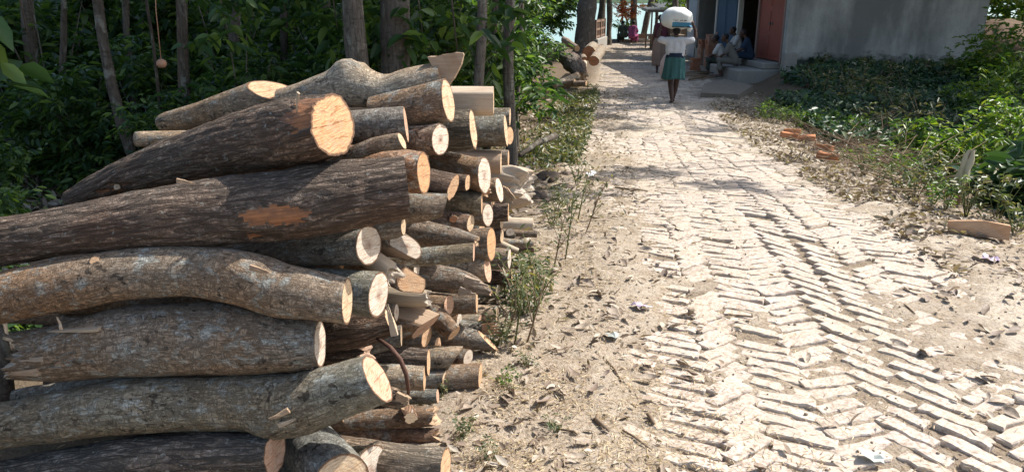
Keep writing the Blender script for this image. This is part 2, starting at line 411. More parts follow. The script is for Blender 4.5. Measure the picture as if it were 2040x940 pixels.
# road bed: the dirt between the bricks, as a sheet of its own along the road
ss = np.linspace(-1.75, 1.75, 200)
yy = np.concatenate([np.linspace(1.0, 5.0, 300), np.geomspace(5.013, 39.6, 330)])
Sg, Yg = np.meshgrid(ss, yy); Xg = Sg+road_c(Yg)
Zg = zg(Xg, Yg, False) + dirt(Xg, Yg) + 0.004
edge = sstep(1.45, 1.75, np.abs(Sg)); Zg = Zg*(1-edge) + (zg(Xg, Yg)-0.03)*edge
nx = len(ss); i = np.arange(len(yy)-1)[:, None]*nx+np.arange(nx-1)[None]
me = fast_mesh('road', np.stack([Xg, Yg, Zg], -1).reshape(-1, 3), np.stack([i, i+1, i+nx+1, i+nx], -1).reshape(-1, 4), M['soil'], True)
a = me.attributes.new('dust', 'FLOAT', 'POINT'); dd = dirt(Xg, Yg)
a.data.foreach_set('value', np.asarray(0.85*sstep(-0.004, 0.008, dd)*sstep(-1.1, -0.35, Sg)*(1-edge), np.float32).ravel())
a = me.attributes.new('litter', 'FLOAT', 'POINT'); a.data.foreach_set('value', np.asarray(0.42*sstep(-0.010, -0.022, dd)*(1-edge), np.float32).ravel())
road = ob('road', me, kind='structure')

def brick_mat(name, a, b_, c_):
    m, n, l, b = mat(name)
    tc = nn(n, 'ShaderNodeTexCoord'); oi = nn(n, 'ShaderNodeObjectInfo'); ge = nn(n, 'ShaderNodeNewGeometry')
    f = noise(n, l, ge.outputs['Position'], 60, 5, 0.65); f2 = noise(n, l, ge.outputs['Position'], 11, 4, 0.6)
    f3 = noise(n, l, ge.outputs['Position'], 2.3, 3)
    c = mix(n, l, f2, a, b_)
    c = mix(n, l, ramp(n, l, f, [(0.42, g(0.7)), (0.52, g(0))]), c, c_)
    c = mix(n, l, ramp(n, l, f3, [(0.42, g(0)), (0.65, g(0.5))]), c, (0.50, 0.42, 0.33))
    l.new(c, b.inputs['Base Color']); b.inputs['Roughness'].default_value = 0.9; b.inputs['Specular IOR Level'].default_value = 0.15
    bump(n, l, b, math_(n, l, 'ADD', f, math_(n, l, 'MULTIPLY', f2, 1.5)), 0.6, 0.006)
    return m
M['paver'] = brick_mat('worn_brick', (0.45, 0.385, 0.325), (0.56, 0.50, 0.445), (0.32, 0.235, 0.18))
M['redbrick'] = brick_mat('red_brick', (0.40, 0.16, 0.09), (0.48, 0.22, 0.13), (0.27, 0.10, 0.06))

def worn_brick(L, W, H, seed):
    """eroded brick on edge: domed uneven top, 7x4 grid, closed sides"""
    r = np.random.default_rng(seed); nxb, nyb = 9, 4
    us = np.array([-1, -.95, -.66, -.33, 0, .33, .66, .95, 1.]); vs = np.array([-1, -.90, .90, 1.]); v = []
    wob = r.normal(0, 0.055, (nxb, 2)); wob[:, 1] += 0.5*wob[:, 0]*(r.random()-0.5)
    for j, b in enumerate(vs):
        for k, a in enumerate(us):
            e = max(abs(a), 0)**6; x = a*L/2*(1-0.03*b*b) ; y = b*W/2*(1-0.10*(abs(a) > 0.97)-0.05*e) + (wob[k, 0] if b > 0 else wob[k, 1])*W*1.1
            z = -0.005*(abs(b) > 0.9) - 0.004*(abs(a) > 0.97) + r.normal(0, 0.0008) + 0.002*math.sin(a*3+seed) - 0.004*abs(wob[k, 0])*20*0.3
            v.append((x + r.normal(0, 0.0025), y, z))
    f = [(j*nxb+k, j*nxb+k+1, (j+1)*nxb+k+1, (j+1)*nxb+k) for j in range(nyb-1) for k in range(nxb-1)]
    b_ = [k for k in range(nxb)] + [j*nxb+nxb-1 for j in range(1, nyb)] + [(nyb-1)*nxb+k for k in range(nxb-2, -1, -1)] + [j*nxb for j in range(nyb-2, 0, -1)]
    n0 = len(v)
    for q in b_: v.append((v[q][0]*1.01, v[q][1]*1.03, -H))
    for k in range(len(b_)):
        k2 = (k+1) % len(b_); f.append((b_[k2], b_[k], n0+k, n0+k2))
    return np.array(v), f
BL, BW = 0.232, 0.063
variants = [worn_brick(BL, BW, 0.07, 100+k) for k in range(14)]
vmesh = [mesh('brick', v, f, M['paver'], smooth=False) for v, f in variants]
PITC, STEP, TH = 0.196, 0.0925, R_(37)
cand = []
r2 = np.random.default_rng(11)
rdir = math.atan(0.137)
COLS = {4: (-24, .09), 5: (38, .0925), 6: (-28, .0885), 7: (21, .090), 8: (-55, .118), 9: (-52, .118)}
for ci, sc in enumerate(np.arange(-1.39, 1.3, PITC)):
    ang0, STEP = COLS.get(ci, ((30 if ci % 2 == 0 else -30), 0.0925))
    sgn = 1 if ci % 2 == 0 else -1
    for Yb in np.arange(1.5 + r2.random()*0.05, 39.1, STEP):
        s_ = sc + r2.normal(0, 0.006); Y_ = Yb + r2.normal(0, 0.005)
        if Y_ > 16.5: continue
        x_ = road_c(Y_)+s_
        if r2.random() < 0.03: continue
        z_ = zg(x_, Y_, False) - 0.002 + r2.normal(0, 0.0028)
        cand.append((x_, Y_, z_, R_(ang0)*(1-float(sstep(4.5, 7.5, Y_)))+float(sstep(4.5, 7.5, Y_))*(sgn*R_(27)-rdir) + r2.normal(0, 0.05), r2.normal(0, 0.016), r2.normal(0, 0.03), r2.integers(0, 14), r2.normal(1, 0.07)))
# beyond that the bond is laid straight across the road
row = 0
for Yb in np.arange(16.5, 39.3, 0.128):
    row += 1
    for sc in np.arange(-1.27 + (0.125 if row % 2 else 0), 1.3, 0.252):
        s_ = sc + r2.normal(0, 0.01); Y_ = Yb + r2.normal(0, 0.008); x_ = road_c(Y_)+s_
        cand.append((x_, Y_, zg(x_, Y_, False) - 0.004 + r2.normal(0, 0.006), -rdir + r2.normal(0, 0.05), r2.normal(0, 0.03), r2.normal(0, 0.05), r2.integers(0, 14), 1.0))
def pix(x, Y, z):
    dy, dz = Y, z-CAM_H; zc = dy*CP - dz*SP
    return 1020+F*x/zc, 470-F*(dy*SP+dz*CP)/zc, zc
near, far = [], []
for c in cand:
    px, py, zc = pix(c[0], c[1], c[2])
    vis = zc > 0 and 20 < px < 2080 and py < 965
    bare = dirt(np.array(c[0]), np.array(c[1])) < 0.004
    (near if vis and bare else far).append((zc, c))
near.sort(key=lambda a: a[0])
far += near[300:]; near = near[:300]
def brick_matrix(c):
    return Matrix.Translation((c[0], c[1], c[2])) @ Matrix.Rotation(c[3], 4, 'Z') @ Matrix.Rotation(c[4], 4, 'Y') @ Matrix.Rotation(c[5], 4, 'X') @ Matrix.Diagonal((c[7], 1, 1, 1))
for zc, c in near:
    o = ob('brick', vmesh[c[6]], road); o.matrix_local = brick_matrix(c)
vv, ff, k0 = [], [], 0
fl = [np.array([list(q) for q in f]) for v, f in variants]
for zc, c in far:
    m4 = np.array(brick_matrix(c)); v = variants[c[6]][0] @ m4[:3, :3].T + m4[:3, 3]
    vv.append(v); ff.append(fl[c[6]]+k0); k0 += len(v)
ob('brick_paving', fast_mesh('brick_paving', np.concatenate(vv), np.concatenate(ff), M['paver'], False), road, kind='stuff')

# river beyond the crest of the road
m, n, l, b = mat('river_water')
tc = nn(n, 'ShaderNodeTexCoord'); f = noise(n, l, mapping(n, l, tc.outputs['Object'], (1.2, 0.35, 1)), 1.0, 4)
b.inputs['Base Color'].default_value = (0.20, 0.34, 0.33, 1); b.inputs['Roughness'].default_value = 0.22; b.inputs['IOR'].default_value = 1.33
bump(n, l, b, f, 0.35, 0.05); M['water'] = m
me = mesh('river', [(-900, 43.5, -4.2), (900, 43.5, -4.2), (2500, 3500, -4.2), (-2500, 3500, -4.2)], [(0, 1, 2, 3)], m)
ob('river', me, kind='structure')
# low far bank of the river
bx = np.linspace(-1400, 1400, 160); r3 = np.random.default_rng(5)
hz = 5 + 7*fbm(np.stack([bx*0.02, 0*bx, 0*bx], -1), 9, 4)
v = [(x, 1150, -5) for x in bx] + [(x, 1160+8*r3.random(), h) for x, h in zip(bx, hz)] + [(x, 1260, -5) for x in bx]
nb = len(bx); f_ = [(k*nb+i, k*nb+i+1, (k+1)*nb+i+1, (k+1)*nb+i) for k in range(2) for i in range(nb-1)]
ob('hills', mesh('hills', v, f_, simple('far_bank', (0.09, 0.13, 0.08), 0.95, 0.2, 0.3, 0.2, 0.1)), kind='structure')
# ------------------------------------------------------------------ logs
def catmull(pts, rad, step):
    pts = np.asarray(pts, float); rad = np.asarray(rad, float)
    if len(pts) == 2:
        n = max(3, int(np.linalg.norm(pts[1]-pts[0])/step)); t = np.linspace(0, 1, n)[:, None]
        return pts[0]*(1-t)+pts[1]*t, rad[0]*(1-t[:, 0])+rad[1]*t[:, 0]
    e = np.concatenate([[2*pts[0]-pts[1]], pts, [2*pts[-1]-pts[-2]]]); er = np.concatenate([[2*rad[0]-rad[1]], rad, [2*rad[-1]-rad[-2]]])
    out, outr = [], []
    for i in range(len(pts)-1):
        n = max(2, int(np.linalg.norm(pts[i+1]-pts[i])/step))
        for t in np.linspace(0, 1, n, endpoint=False):
            w4 = np.array([-t**3+2*t*t-t, 3*t**3-5*t*t+2, -3*t**3+4*t*t+t, t**3-t*t])*0.5
            out.append(w4 @ e[i:i+4]); outr.append(max(0.004, float(w4 @ er[i:i+4])))
    out.append(pts[-1]); outr.append(rad[-1])
    return np.array(out), np.array(outr)

BARK = {   # object colours
    'dark': (0.235, 0.175, 0.135), 'brown': (0.25, 0.185, 0.14), 'red': (0.23, 0.13, 0.085), 'grey': (0.24, 0.21, 0.18),
    'pale': (0.38, 0.32, 0.24), 'green': (0.19, 0.185, 0.14), 'white': (0.52, 0.44, 0.335), 'blue': (0.15, 0.165, 0.16), 'orange': (0.40, 0.20, 0.10), 'tan': (0.29, 0.20, 0.13)}
CUT = {'white': (0.63, 0.57, 0.49, 0.75), 'cream': (0.61, 0.48, 0.33, 0.35), 'tan': (0.62, 0.42, 0.26, 0.2), 'orange': (0.58, 0.35, 0.19, 0.1), 'pink': (0.60, 0.40, 0.29, 0.3),
       'rust': (0.42, 0.19, 0.09, 0.3), 'redheart': (0.70, 0.61, 0.52, 1.0)}

def make_log(label, pts, bark='fis', col='brown', cut='cream', n=None, amp=1.0, end='saw', lend='saw', splits=(), seed=0, res=1.0, knots=(), cat='log', group='logs stacked in the roadside woodpile', name='log', chop=0.012, scars=()):
    """pts: list of (world point, radius) from the right-hand (sawn, road side) end to the left end"""
    if isinstance(end, (int, float)): end = (end, 0.0)
    if not isinstance(end, str) and len(end) == 2:          # (width/height of the face as the road sees it, tilt of its normal)
        a_ = math.atan2(-pts[0][0][1], -pts[0][0][0])+math.acos(end[0]); end = (math.cos(a_), math.sin(a_), end[1])
    P0 = [np.asarray(p[0], float) for p in pts]; r0 = [p[1] for p in pts]
    rmax = max(r0); step = (0.018 if rmax > 0.05 else 0.02)/res
    C, r = catmull(P0, r0, step)
    nr = len(C); ns = int(np.clip(rmax*620*res, 18, 80))
    org = C.mean(0)
    T = np.gradient(C, axis=0); T /= np.linalg.norm(T, axis=1)[:, None]+1e-9
    N = np.zeros_like(C); a = np.array([0, 1.0, 0])
    for i in range(nr):
        a = a-T[i]*np.dot(a, T[i]); a /= np.linalg.norm(a)+1e-9; N[i] = a
    B = np.cross(T, N)
    s = np.concatenate([[0], np.cumsum(np.linalg.norm(np.diff(C, axis=0), axis=1))])
    th = np.linspace(0, 2*np.pi, ns, endpoint=False)
    TH_, SS = np.meshgrid(th, s)
    ct, st = np.cos(TH_), np.sin(TH_)
    q = np.stack([ct*rmax, st*rmax, SS], -1)
    rr = r[:, None]*np.ones_like(TH_)
    lump = fbm(q*np.array([9, 9, 5.0]), seed+1, 2)-0.5
    rr = rr*(1+0.20*amp*lump)
    oval = 1+0.06*amp*np.cos(2*TH_+seed); rr = rr*oval
    if bark == 'fis':
        w1 = fbm(q*np.array([30, 30, 7.0]), seed+2, 2); ridg = np.abs(2*vnoise(q*np.array([58, 58, 10.0])+w1[..., None]*2, seed+3)-1)
        rr = rr - 0.0070*amp*np.clip(1-ridg*2.2, 0, 1)*0.6 + 0.0035*amp*(fbm(q*np.array([70, 70, 26.]), seed+4, 2)-0.5)
    elif bark == 'lic':
        rr = rr + 0.006*amp*(fbm(q*np.array([35, 35, 18.]), seed+4, 3)-0.5)
    else:
        rr = rr + 0.012*amp*(fbm(q*np.array([60, 60, 4.]), seed+4, 3)-0.5)
    for (ks, ka, kr, kh) in knots:               # bumps: along fraction, angle, size, height
        d2 = ((SS/s[-1]-ks)*s[-1]/kr)**2 + (np.angle(np.exp(1j*(TH_-ka)))*rmax/kr)**2
        rr = rr + kh*np.exp(-d2)*(1+0.5*(fbm(q*60, seed+9, 2)-0.5))
    woodface = np.zeros_like(TH_, bool)
    for (sa, sdp) in splits:
        cc = np.cos(TH_-sa); lim = np.where(cc > 0.05, sdp*r[:, None]/np.maximum(cc, 0.05), 1e9)
        lim = lim*(1+0.03*(fbm(q*np.array([60, 60, 5.]), seed+6, 2)-0.5))
        woodface |= lim < rr; rr = np.minimum(rr, lim)
    # end shapes: shift along the axis
    shift = np.zeros_like(TH_)
    def endshape(kind, i, sg):
        e = rr[i][:, None]*(np.cos(th)[:, None]*N[i]+np.sin(th)[:, None]*B[i])
        if kind == 'saw': return np.zeros(ns)
        if kind == 'broken':
            z = (fbm(np.stack([np.cos(th)*3.1, np.sin(th)*3.1, 0*th], -1), seed+20, 3)-0.35)*r[i]*2.2 + (np.random.default_rng(seed).random(ns)-0.5)*r[i]*0.5
            return np.clip(z, -r[i]*0.8, r[i]*1.4)
        nv = np.asarray(kind, float); nv = nv/np.linalg.norm(nv)
        tn = float(np.dot(T[i], nv)); tn = math.copysign(max(abs(tn), 0.12), tn if tn != 0 else 1)
        return -(e @ nv)/tn*sg
    sh0 = endshape(end, 0, -1)                     # metres outwards at the right end (against T)
    sh1 = endshape(lend, nr-1, 1)
    L0 = max(abs(sh0).max()*2.2, 0.02); L1 = max(abs(sh1).max()*2.2, 0.02)
    f0 = np.clip(1-s/L0, 0, 1)[:, None]; f1 = np.clip(1-(s[-1]-s)/L1, 0, 1)[:, None]
    along = -sh0[None]*f0 + sh1[None]*f1
    V = C[:, None] + rr[..., None]*(ct[..., None]*N[:, None]+st[..., None]*B[:, None]) + along[..., None]*T[:, None] - org
    scarm = np.zeros_like(TH_, bool)
    for (x0, x1, y0, y1) in scars:                # bark torn away: bare wood a little below the bark
        W_ = V+org; dyc, dzc = W_[..., 1], W_[..., 2]-CAM_H; zc = dyc*CP-dzc*SP
        px, py = 1020+F*W_[..., 0]/zc, 470-F*(dyc*SP+dzc*CP)/zc
        nz1 = (fbm(np.stack([py*0.11, 0*py+3, 0*py+seed], -1), seed, 3)-0.5)*75; nz2 = (fbm(np.stack([px*0.05, 0*py+7, 0*py+seed], -1), seed+1, 3)-0.5)*34
        scarm |= (px+nz1 > x0) & (px-nz1 < x1) & (py+nz2 > y0) & (py+nz2 < y1) & ((st*0+ct*N[:, None, 1]+st*B[:, None, 1]) < 0.1)
    if scars:
        dp = scarm*(0.006+0.003*(fbm(q*np.array([90, 90, 6.]), seed+8, 2)-0.5))
        V = V-dp[..., None]*(ct[..., None]*N[:, None]+st[..., None]*B[:, None])
    v = V.reshape(-1, 3)
    f, uv, mi = [], [], []
    circ = 2*math.pi*rmax
    for i in range(nr-1):
        for k in range(ns):
            k2 = (k+1) % ns
            f.append((i*ns+k, (i+1)*ns+k, (i+1)*ns+k2, i*ns+k2))
            u0, u1 = circ*k/ns, circ*(k+1)/ns
            uv += [(u0, s[i]), (u0, s[i+1]), (u1, s[i+1]), (u1, s[i])]
            mi.append(2 if scarm[i, k] and scarm[i+1, k2] else 1 if woodface[i, k] and woodface[i, k2] else 0)
    root = ob(name, mesh('bark', v, f, [M[bark], M['bare'], M['scar']], uv, mi), None, org, label, cat, group, None, BARK[col])
    # the two end faces
    for i, sg, kind in ((0, 1, end), (nr-1, -1, lend)):
        ring = V[i]; cen = ring.mean(0); nrg = 7
        if isinstance(kind, str) and kind == 'broken': cen = cen + T[i]*sg*0.25*r[i]
        vv = []; uvp = []
        for j in range(nrg):
            rho = 1-j/nrg
            pv = cen+(ring-cen)*rho
            if j > 0:
                a_ = chop if kind != 'broken' else 0.42
                jit = (fbm(np.stack([np.cos(th)*rho*4.3, np.sin(th)*rho*4.3, 0*th+seed], -1), seed+31+i % 7, 3)-0.5)*r[i]*a_*2
                pv = pv - T[i]*sg*jit[:, None]
            vv.append(pv); uvp.append(np.stack([np.cos(th)*rho, np.sin(th)*rho], -1))
        vv = np.concatenate(vv+[cen[None]]); uvp = np.concatenate(uvp+[np.zeros((1, 2))])
        fc = []
        for j in range(nrg-1):
            for k in range(ns):
                k2 = (k+1) % ns; qd = (j*ns+k, j*ns+k2, (j+1)*ns+k2, (j+1)*ns+k)
                fc.append(qd if sg > 0 else qd[::-1])
        for k in range(ns):
            tq = ((nrg-1)*ns+k, (nrg-1)*ns+(k+1) % ns, nrg*ns); fc.append(tq if sg > 0 else tq[::-1])
        luv = [uvp[x] for q_ in fc for x in q_]
        ob('cut_face' if kind != 'broken' else 'broken_end', mesh('cut_face', vv, fc, M['cut' if kind != 'broken' else 'bare'], luv), root, color=CUT[cut])
    root['_s'] = 0
    del root['_s']
    return root, C, T, org

def scar_mat():
    m, n, l, b = mat('torn_inner_bark'); uv = nn(n, 'ShaderNodeUVMap')
    f = noise(n, l, mapping(n, l, uv.outputs[0], (120, 9, 1)), 1.0, 5, 0.7); f2 = noise(n, l, mapping(n, l, uv.outputs[0], (26, 14, 1)), 1.0, 4, 0.6)
    c = mix(n, l, ramp(n, l, f, [(0.3, g(0)), (0.7, g(1))]), (0.17, 0.065, 0.03), (0.46, 0.21, 0.095))
    c = mix(n, l, ramp(n, l, f2, [(0.45, g(0)), (0.62, g(0.8))]), c, (0.13, 0.075, 0.05))
    l.new(c, b.inputs['Base Color']); b.inputs['Roughness'].default_value = 0.85; bump(n, l, b, math_(n, l, 'ADD', f, f2), 1.0, 0.006); return m
M['scar'] = scar_mat()
def splinter(root, org, base, tip, wid, thick, col='tan', name='splinter', seed=0, mid=None, nf=None):
    """a torn wedge of wood: ragged fibres of different lengths side by side"""
    base, tip = np.asarray(base, float), np.asarray(tip, float); d = tip-base; L = np.linalg.norm(d); d /= L
    up = np.array([0, 0, 1.0]); up -= d*np.dot(up, d); up /= np.linalg.norm(up); sd_ = np.cross(d, up)
    r = np.random.default_rng(seed); v = []; f = []; nf = nf or max(2, int(wid/0.009)); n = 6
    bend = 0.10 if mid is None else mid
    for q in range(nf):
        u = (q+0.5)/nf-0.5; Lq = L*(1-(0.75*abs(u)**0.8*1.2*r.random()+0.12*r.random())*(nf > 2)); k0 = len(v)
        for i in range(n):
            t = i/(n-1); wq = wid/nf*1.15*((1-0.55*t**2) if nf > 2 else (1-t)**0.7*(0.9+0.2*r.random())+0.06); tk = thick*(1-0.8*t)*(0.75+0.5*r.random()); tk = max(tk, 0.0015)
            c = base+d*Lq*t+up*(u*wid*(1-0.45*t)+bend*L*t*t)+sd_*r.normal(0, 0.0012)
            for a, b in ((-1, -1), (1, -1), (1, 1), (-1, 1)): v.append(c+up*a*wq/2+sd_*b*tk/2-org)
        for i in range(n-1):
            for k in range(4): f.append((k0+i*4+k, k0+i*4+(k+1) % 4, k0+i*4+4+(k+1) % 4, k0+i*4+4+k))
        f += [(k0+3, k0+2, k0+1, k0), tuple(range(k0+(n-1)*4, k0+n*4))]
    uv = [(v[x][2]*1.0+v[x][1]*0.7, v[x][0]) for q in f for x in q]
    return ob(name, mesh(name, v, f, M['bare'], uv, None, False), root, color=(*BARK[col], 1))

def disc_knot(root, org, c, nrm, r, cut='cream', depth=0.012, col='brown', seed=0):
    """a sawn branch stub: short collar and its cut face"""
    c = np.asarray(c, float); nrm = np.asarray(nrm, float); nrm /= np.linalg.norm(nrm); c = c-nrm*0.006
    a = np.cross(nrm, [0.3, 0.2, 1]); a /= np.linalg.norm(a); b = np.cross(nrm, a); k = 18; rg = np.random.default_rng(seed)
    jit = 1+0.08*rg.normal(size=k)
    v, f, uv = [], [], []
    for lev, (off, rs) in enumerate(((-0.03, 1.35), (depth*0.6, 1.12), (depth, 1.0))):
        for i in range(k):
            an = 2*math.pi*i/k; v.append(c+nrm*off+(a*math.cos(an)+b*math.sin(an))*r*rs*jit[i]-org)
    for lev in range(2):
        for i in range(k): f.append((lev*k+i, lev*k+(i+1) % k, lev*k+k+(i+1) % k, lev*k+k+i))
    uv = [(v[x][0]*1.3, v[x][2]) for q in f for x in q]
    col_o = ob('knot', mesh('knot', v, f, M['lic'], uv), root, color=BARK[col])
    v2 = v[2*k:3*k]+[np.mean(v[2*k:3*k], 0)]; f2 = [(i, (i+1) % k, k) for i in range(k)]
    uv2 = []
    for i in range(k):
        for x in (i, (i+1) % k): uv2.append((math.cos(2*math.pi*x/k), math.sin(2*math.pi*x/k)))
        uv2.append((0, 0))
    ob('cut_face', mesh('knot_face', v2, f2, M['cut'], uv2), col_o, color=CUT[cut])

def PL(lst, ext=0.0):
    k_ = 1.0                                   # bring logs forward until they rest on the ground instead of in it
    while k_ > 0.8:
        a, b, Y, d = lst[0]; p = P(a, b+d*0.46, Y*k_)
        if p[2] >= float(zg(p[0], p[1], False)): break
        k_ -= 0.005
    lst = [(a, b, Y*k_, d) for a, b, Y, d in lst]
    """pixel spec (px, py, Y, diameter px) -> world points with radii; extends the last one"""
    o = [(P(a, b, Y), d/2*mpp(a, b, Y)) for a, b, Y, d in lst]
    if ext > 0:
        d = o[-1][0]-o[-2][0]; d /= np.linalg.norm(d); o.append((o[-1][0]+d*ext, o[-1][1]*0.95))
    return o
def S2(a, b, d, Y, k=0.18, d2=None, a2=None, b2=None, ext=0.55):
    """short log: right end centre (a,b) at distance Y, visible left end (a2,b2); runs deeper to the left by k per metre"""
    d2 = d2 or d; dx = (a-a2)*mpp(a, b, Y)
    return PL([(a, b, Y, d), (a2, b2, Y+k*dx, d2)], ext)

# --- the big front logs
lg, C_, T_, og = make_log('pale smooth log at the top left of the pile with an axe-chopped white end', PL([(548, 182, 2.72, 66), (480, 205, 2.74, 60), (400, 229, 2.78, 50), (336, 243, 2.82, 40), (325, 246, 2.83, 34)]),
    'lic', 'pale', 'tan', end=(0.30, -0.38, 0.86), amp=0.5, seed=11, chop=0.10)
lg, C_, T_, og = make_log('mottled grey-tan log with a knobbly hump lying across the very top of the pile', PL([(880, 157, 2.62, 72), (820, 171, 2.62, 74), (765, 183, 2.63, 72), (705, 172, 2.64, 88), (660, 178, 2.65, 74), (600, 192, 2.67, 56), (560, 202, 2.68, 48)]),
    'lic', 'white', 'tan', amp=0.7, seed=12, knots=((0.55, -1.9, 0.035, 0.030), (0.60, -1.2, 0.03, 0.018), (0.50, -1.2, 0.02, 0.014)))
sp0 = P(878, 148, 2.60)
splinter(lg, og, P(872, 146, 2.60), P(928, 116, 2.58), 0.095, 0.045, 'tan', seed=3, nf=1, mid=0.14)
lg, C_, T_, og = make_log('thick brown log with a broad orange sawn face, second big log from the top', PL([(662, 246, 2.12, 134), (560, 270, 2.25, 140), (430, 296, 2.36, 112), (300, 334, 2.45, 86), (200, 372, 2.5, 58), (140, 398, 2.53, 40)]),
    'fis', 'brown', 'orange', end=(0.62, 0.26), seed=13, res=1.4, scars=((568, 640, 150, 262), (196, 214, 376, 390), (222, 246, 362, 384)))
splinter(lg, og, P(594, 185, 2.08), P(589, 254, 2.12), 0.010, 0.004, 'white', 'bark_strip', 9, 0.02)
disc_knot(lg, og, P(234, 372, 2.42), (0.1, -1, 0.3), 0.011, 'cream', 0.012, 'orange', 5)
lg, C_, T_, og = make_log('long dark fissured log with an orange bark scar, widest in the pile', PL([(811, 372, 2.10, 124), (640, 396, 2.12, 140), (500, 413, 2.12, 136), (380, 426, 2.12, 132), (200, 451, 2.12, 106), (0, 480, 2.12, 92), (-200, 508, 2.12, 84)]),
    'fis', 'dark', 'cream', end=(0.98, 0.18, 0.06), seed=14, res=1.6, amp=1.2, scars=((492, 606, 408, 450), (486, 520, 440, 474), (370, 392, 366, 384)))
splinter(lg, og, P(352, 360, 2.03), P(388, 366, 2.03), 0.012, 0.008, 'tan', 'torn_bark', 8, 0.02)
CURV = [(692, 600, 1.97, 90), (620, 586, 1.98, 96), (560, 577, 2.0, 104), (480, 554, 2.02, 107), (380, 540, 2.04, 99), (250, 547, 2.04, 98), (150, 564, 2.04, 100), (0, 593, 2.04, 103), (-160, 634, 2.04, 100)]
lg, C_, T_, og = make_log('long bowed tan-grey log with a pale sawn end, middle of the pile front', PL(CURV), 'lic', 'tan', 'cream', end=(0.26, 0.0), seed=15, res=1.25, amp=0.6,
    knots=((0.28, -2.2, 0.04, 0.014), (0.22, -2.1, 0.05, 0.008)))
disc_knot(lg, og, P(188, 521, 2.0), (0.0, -0.8, 0.6), 0.015, 'tan', 0.003, 'tan', 6)
splinter(lg, og, P(498, 532, 1.945), P(540, 545, 1.94), 0.014, 0.010, 'tan', 'torn_bark', 7, 0.02)
HP = [(638, 685, 2.0, 90), (560, 683, 2.0, 114), (460, 676, 2.02, 138), (380, 674, 2.03, 145), (250, 682, 2.03, 138), (140, 700, 2.03, 112), (60, 706, 2.04, 92)]
lg, C_, T_, og = make_log('grey log with black crackled bark and a splintered left end, under the bowed log', PL(HP), 'lic', 'grey', 'white', end=(0.27, 0.04), lend='broken', seed=16, res=1.25, amp=0.7)
for k, (a, b, c, d, wd) in enumerate(((80, 738, 12, 744, 0.02), (90, 712, 16, 716, 0.012), (200, 654, 95, 662, 0.008))):
    splinter(lg, og, P(a, b, 1.96), P(c, d, 1.99), wd, 0.03, ('tan', 'grey', 'pale', 'brown', 'pale')[k], seed=20+k, mid=0.02)
splinter(lg, og, P(122, 656, 1.95), P(119, 632, 1.95), 0.008, 0.005, 'white', 'curled_sliver', 30, 0.2)
IP = [(752, 753, 1.93, 104), (680, 776, 1.94, 114), (600, 799, 1.96, 124), (520, 802, 1.97, 116), (400, 804, 1.98, 111), (250, 809, 1.98, 117), (100, 833, 1.98, 98), (0, 847, 1.98, 93), (-160, 868, 1.98, 90)]
lg, C_, T_, og = make_log('long dark log with a torn pale knot and slanting narrow cut, second from the bottom', PL(IP), 'lic', 'green', 'pink', end=(0.90, 0.02, 0.50), seed=17, res=1.25, amp=1.1,
    knots=((0.24, 2.6, 0.05, 0.028), (0.20, 1.9, 0.05, 0.012), (0.66, 3.0, 0.03, 0.010)))
for k, (a, b, c, d, wd) in enumerate(((575, 816, 538, 838, 0.014), (556, 846, 590, 838, 0.012))):
    splinter(lg, og, P(a, b, 1.86), P(c, d, 1.85), wd, 0.012, ('tan', 'pale', 'tan', 'pale')[k], 'torn_knot', 40+k, 0.12)
lg, C_, T_, og = make_log('dark bark log at the bottom left corner with a brown-hearted cut end', PL([(548, 902, 1.90, 94), (420, 908, 1.92, 102), (300, 914, 1.93, 100), (150, 930, 1.94, 92), (40, 948, 1.95, 84), (-120, 975, 1.95, 80)]),
    'fis', 'blue', 'pink', end=(0.48, 0.05), seed=18, res=1.2, amp=1.1)
make_log('smooth dark green log lying steeply towards the road at the bottom', PL([(680, 960, 1.86, 118), (640, 915, 2.02, 112), (600, 868, 2.25, 100), (570, 835, 2.5, 90)]), 'lic', 'blue', 'cream', amp=0.4, seed=19)
make_log('short stump with a mossy top and chipped white face at the bottom edge', PL([(742, 935, 2.02, 92), (680, 936, 2.12, 90), (620, 938, 2.25, 84)]), 'lic', 'green', 'white', end=(0.75, -0.62, 0.25), seed=20)
make_log('sunlit white-barked log at the bottom of the pile with an orange-rimmed end', PL([(888, 930, 2.14, 74), (790, 922, 2.18, 74), (680, 905, 2.28, 70), (560, 890, 2.4, 66)]), 'fis', 'white', 'tan', amp=0.8, seed=21)
make_log('dark bluish log end tucked low behind the bottom logs', PL([(320, 772, 2.2, 46), (180, 776, 2.24, 44), (60, 790, 2.28, 40), (30, 795, 2.28, 36)]), 'lic', 'blue', 'pink', amp=0.6, seed=22)

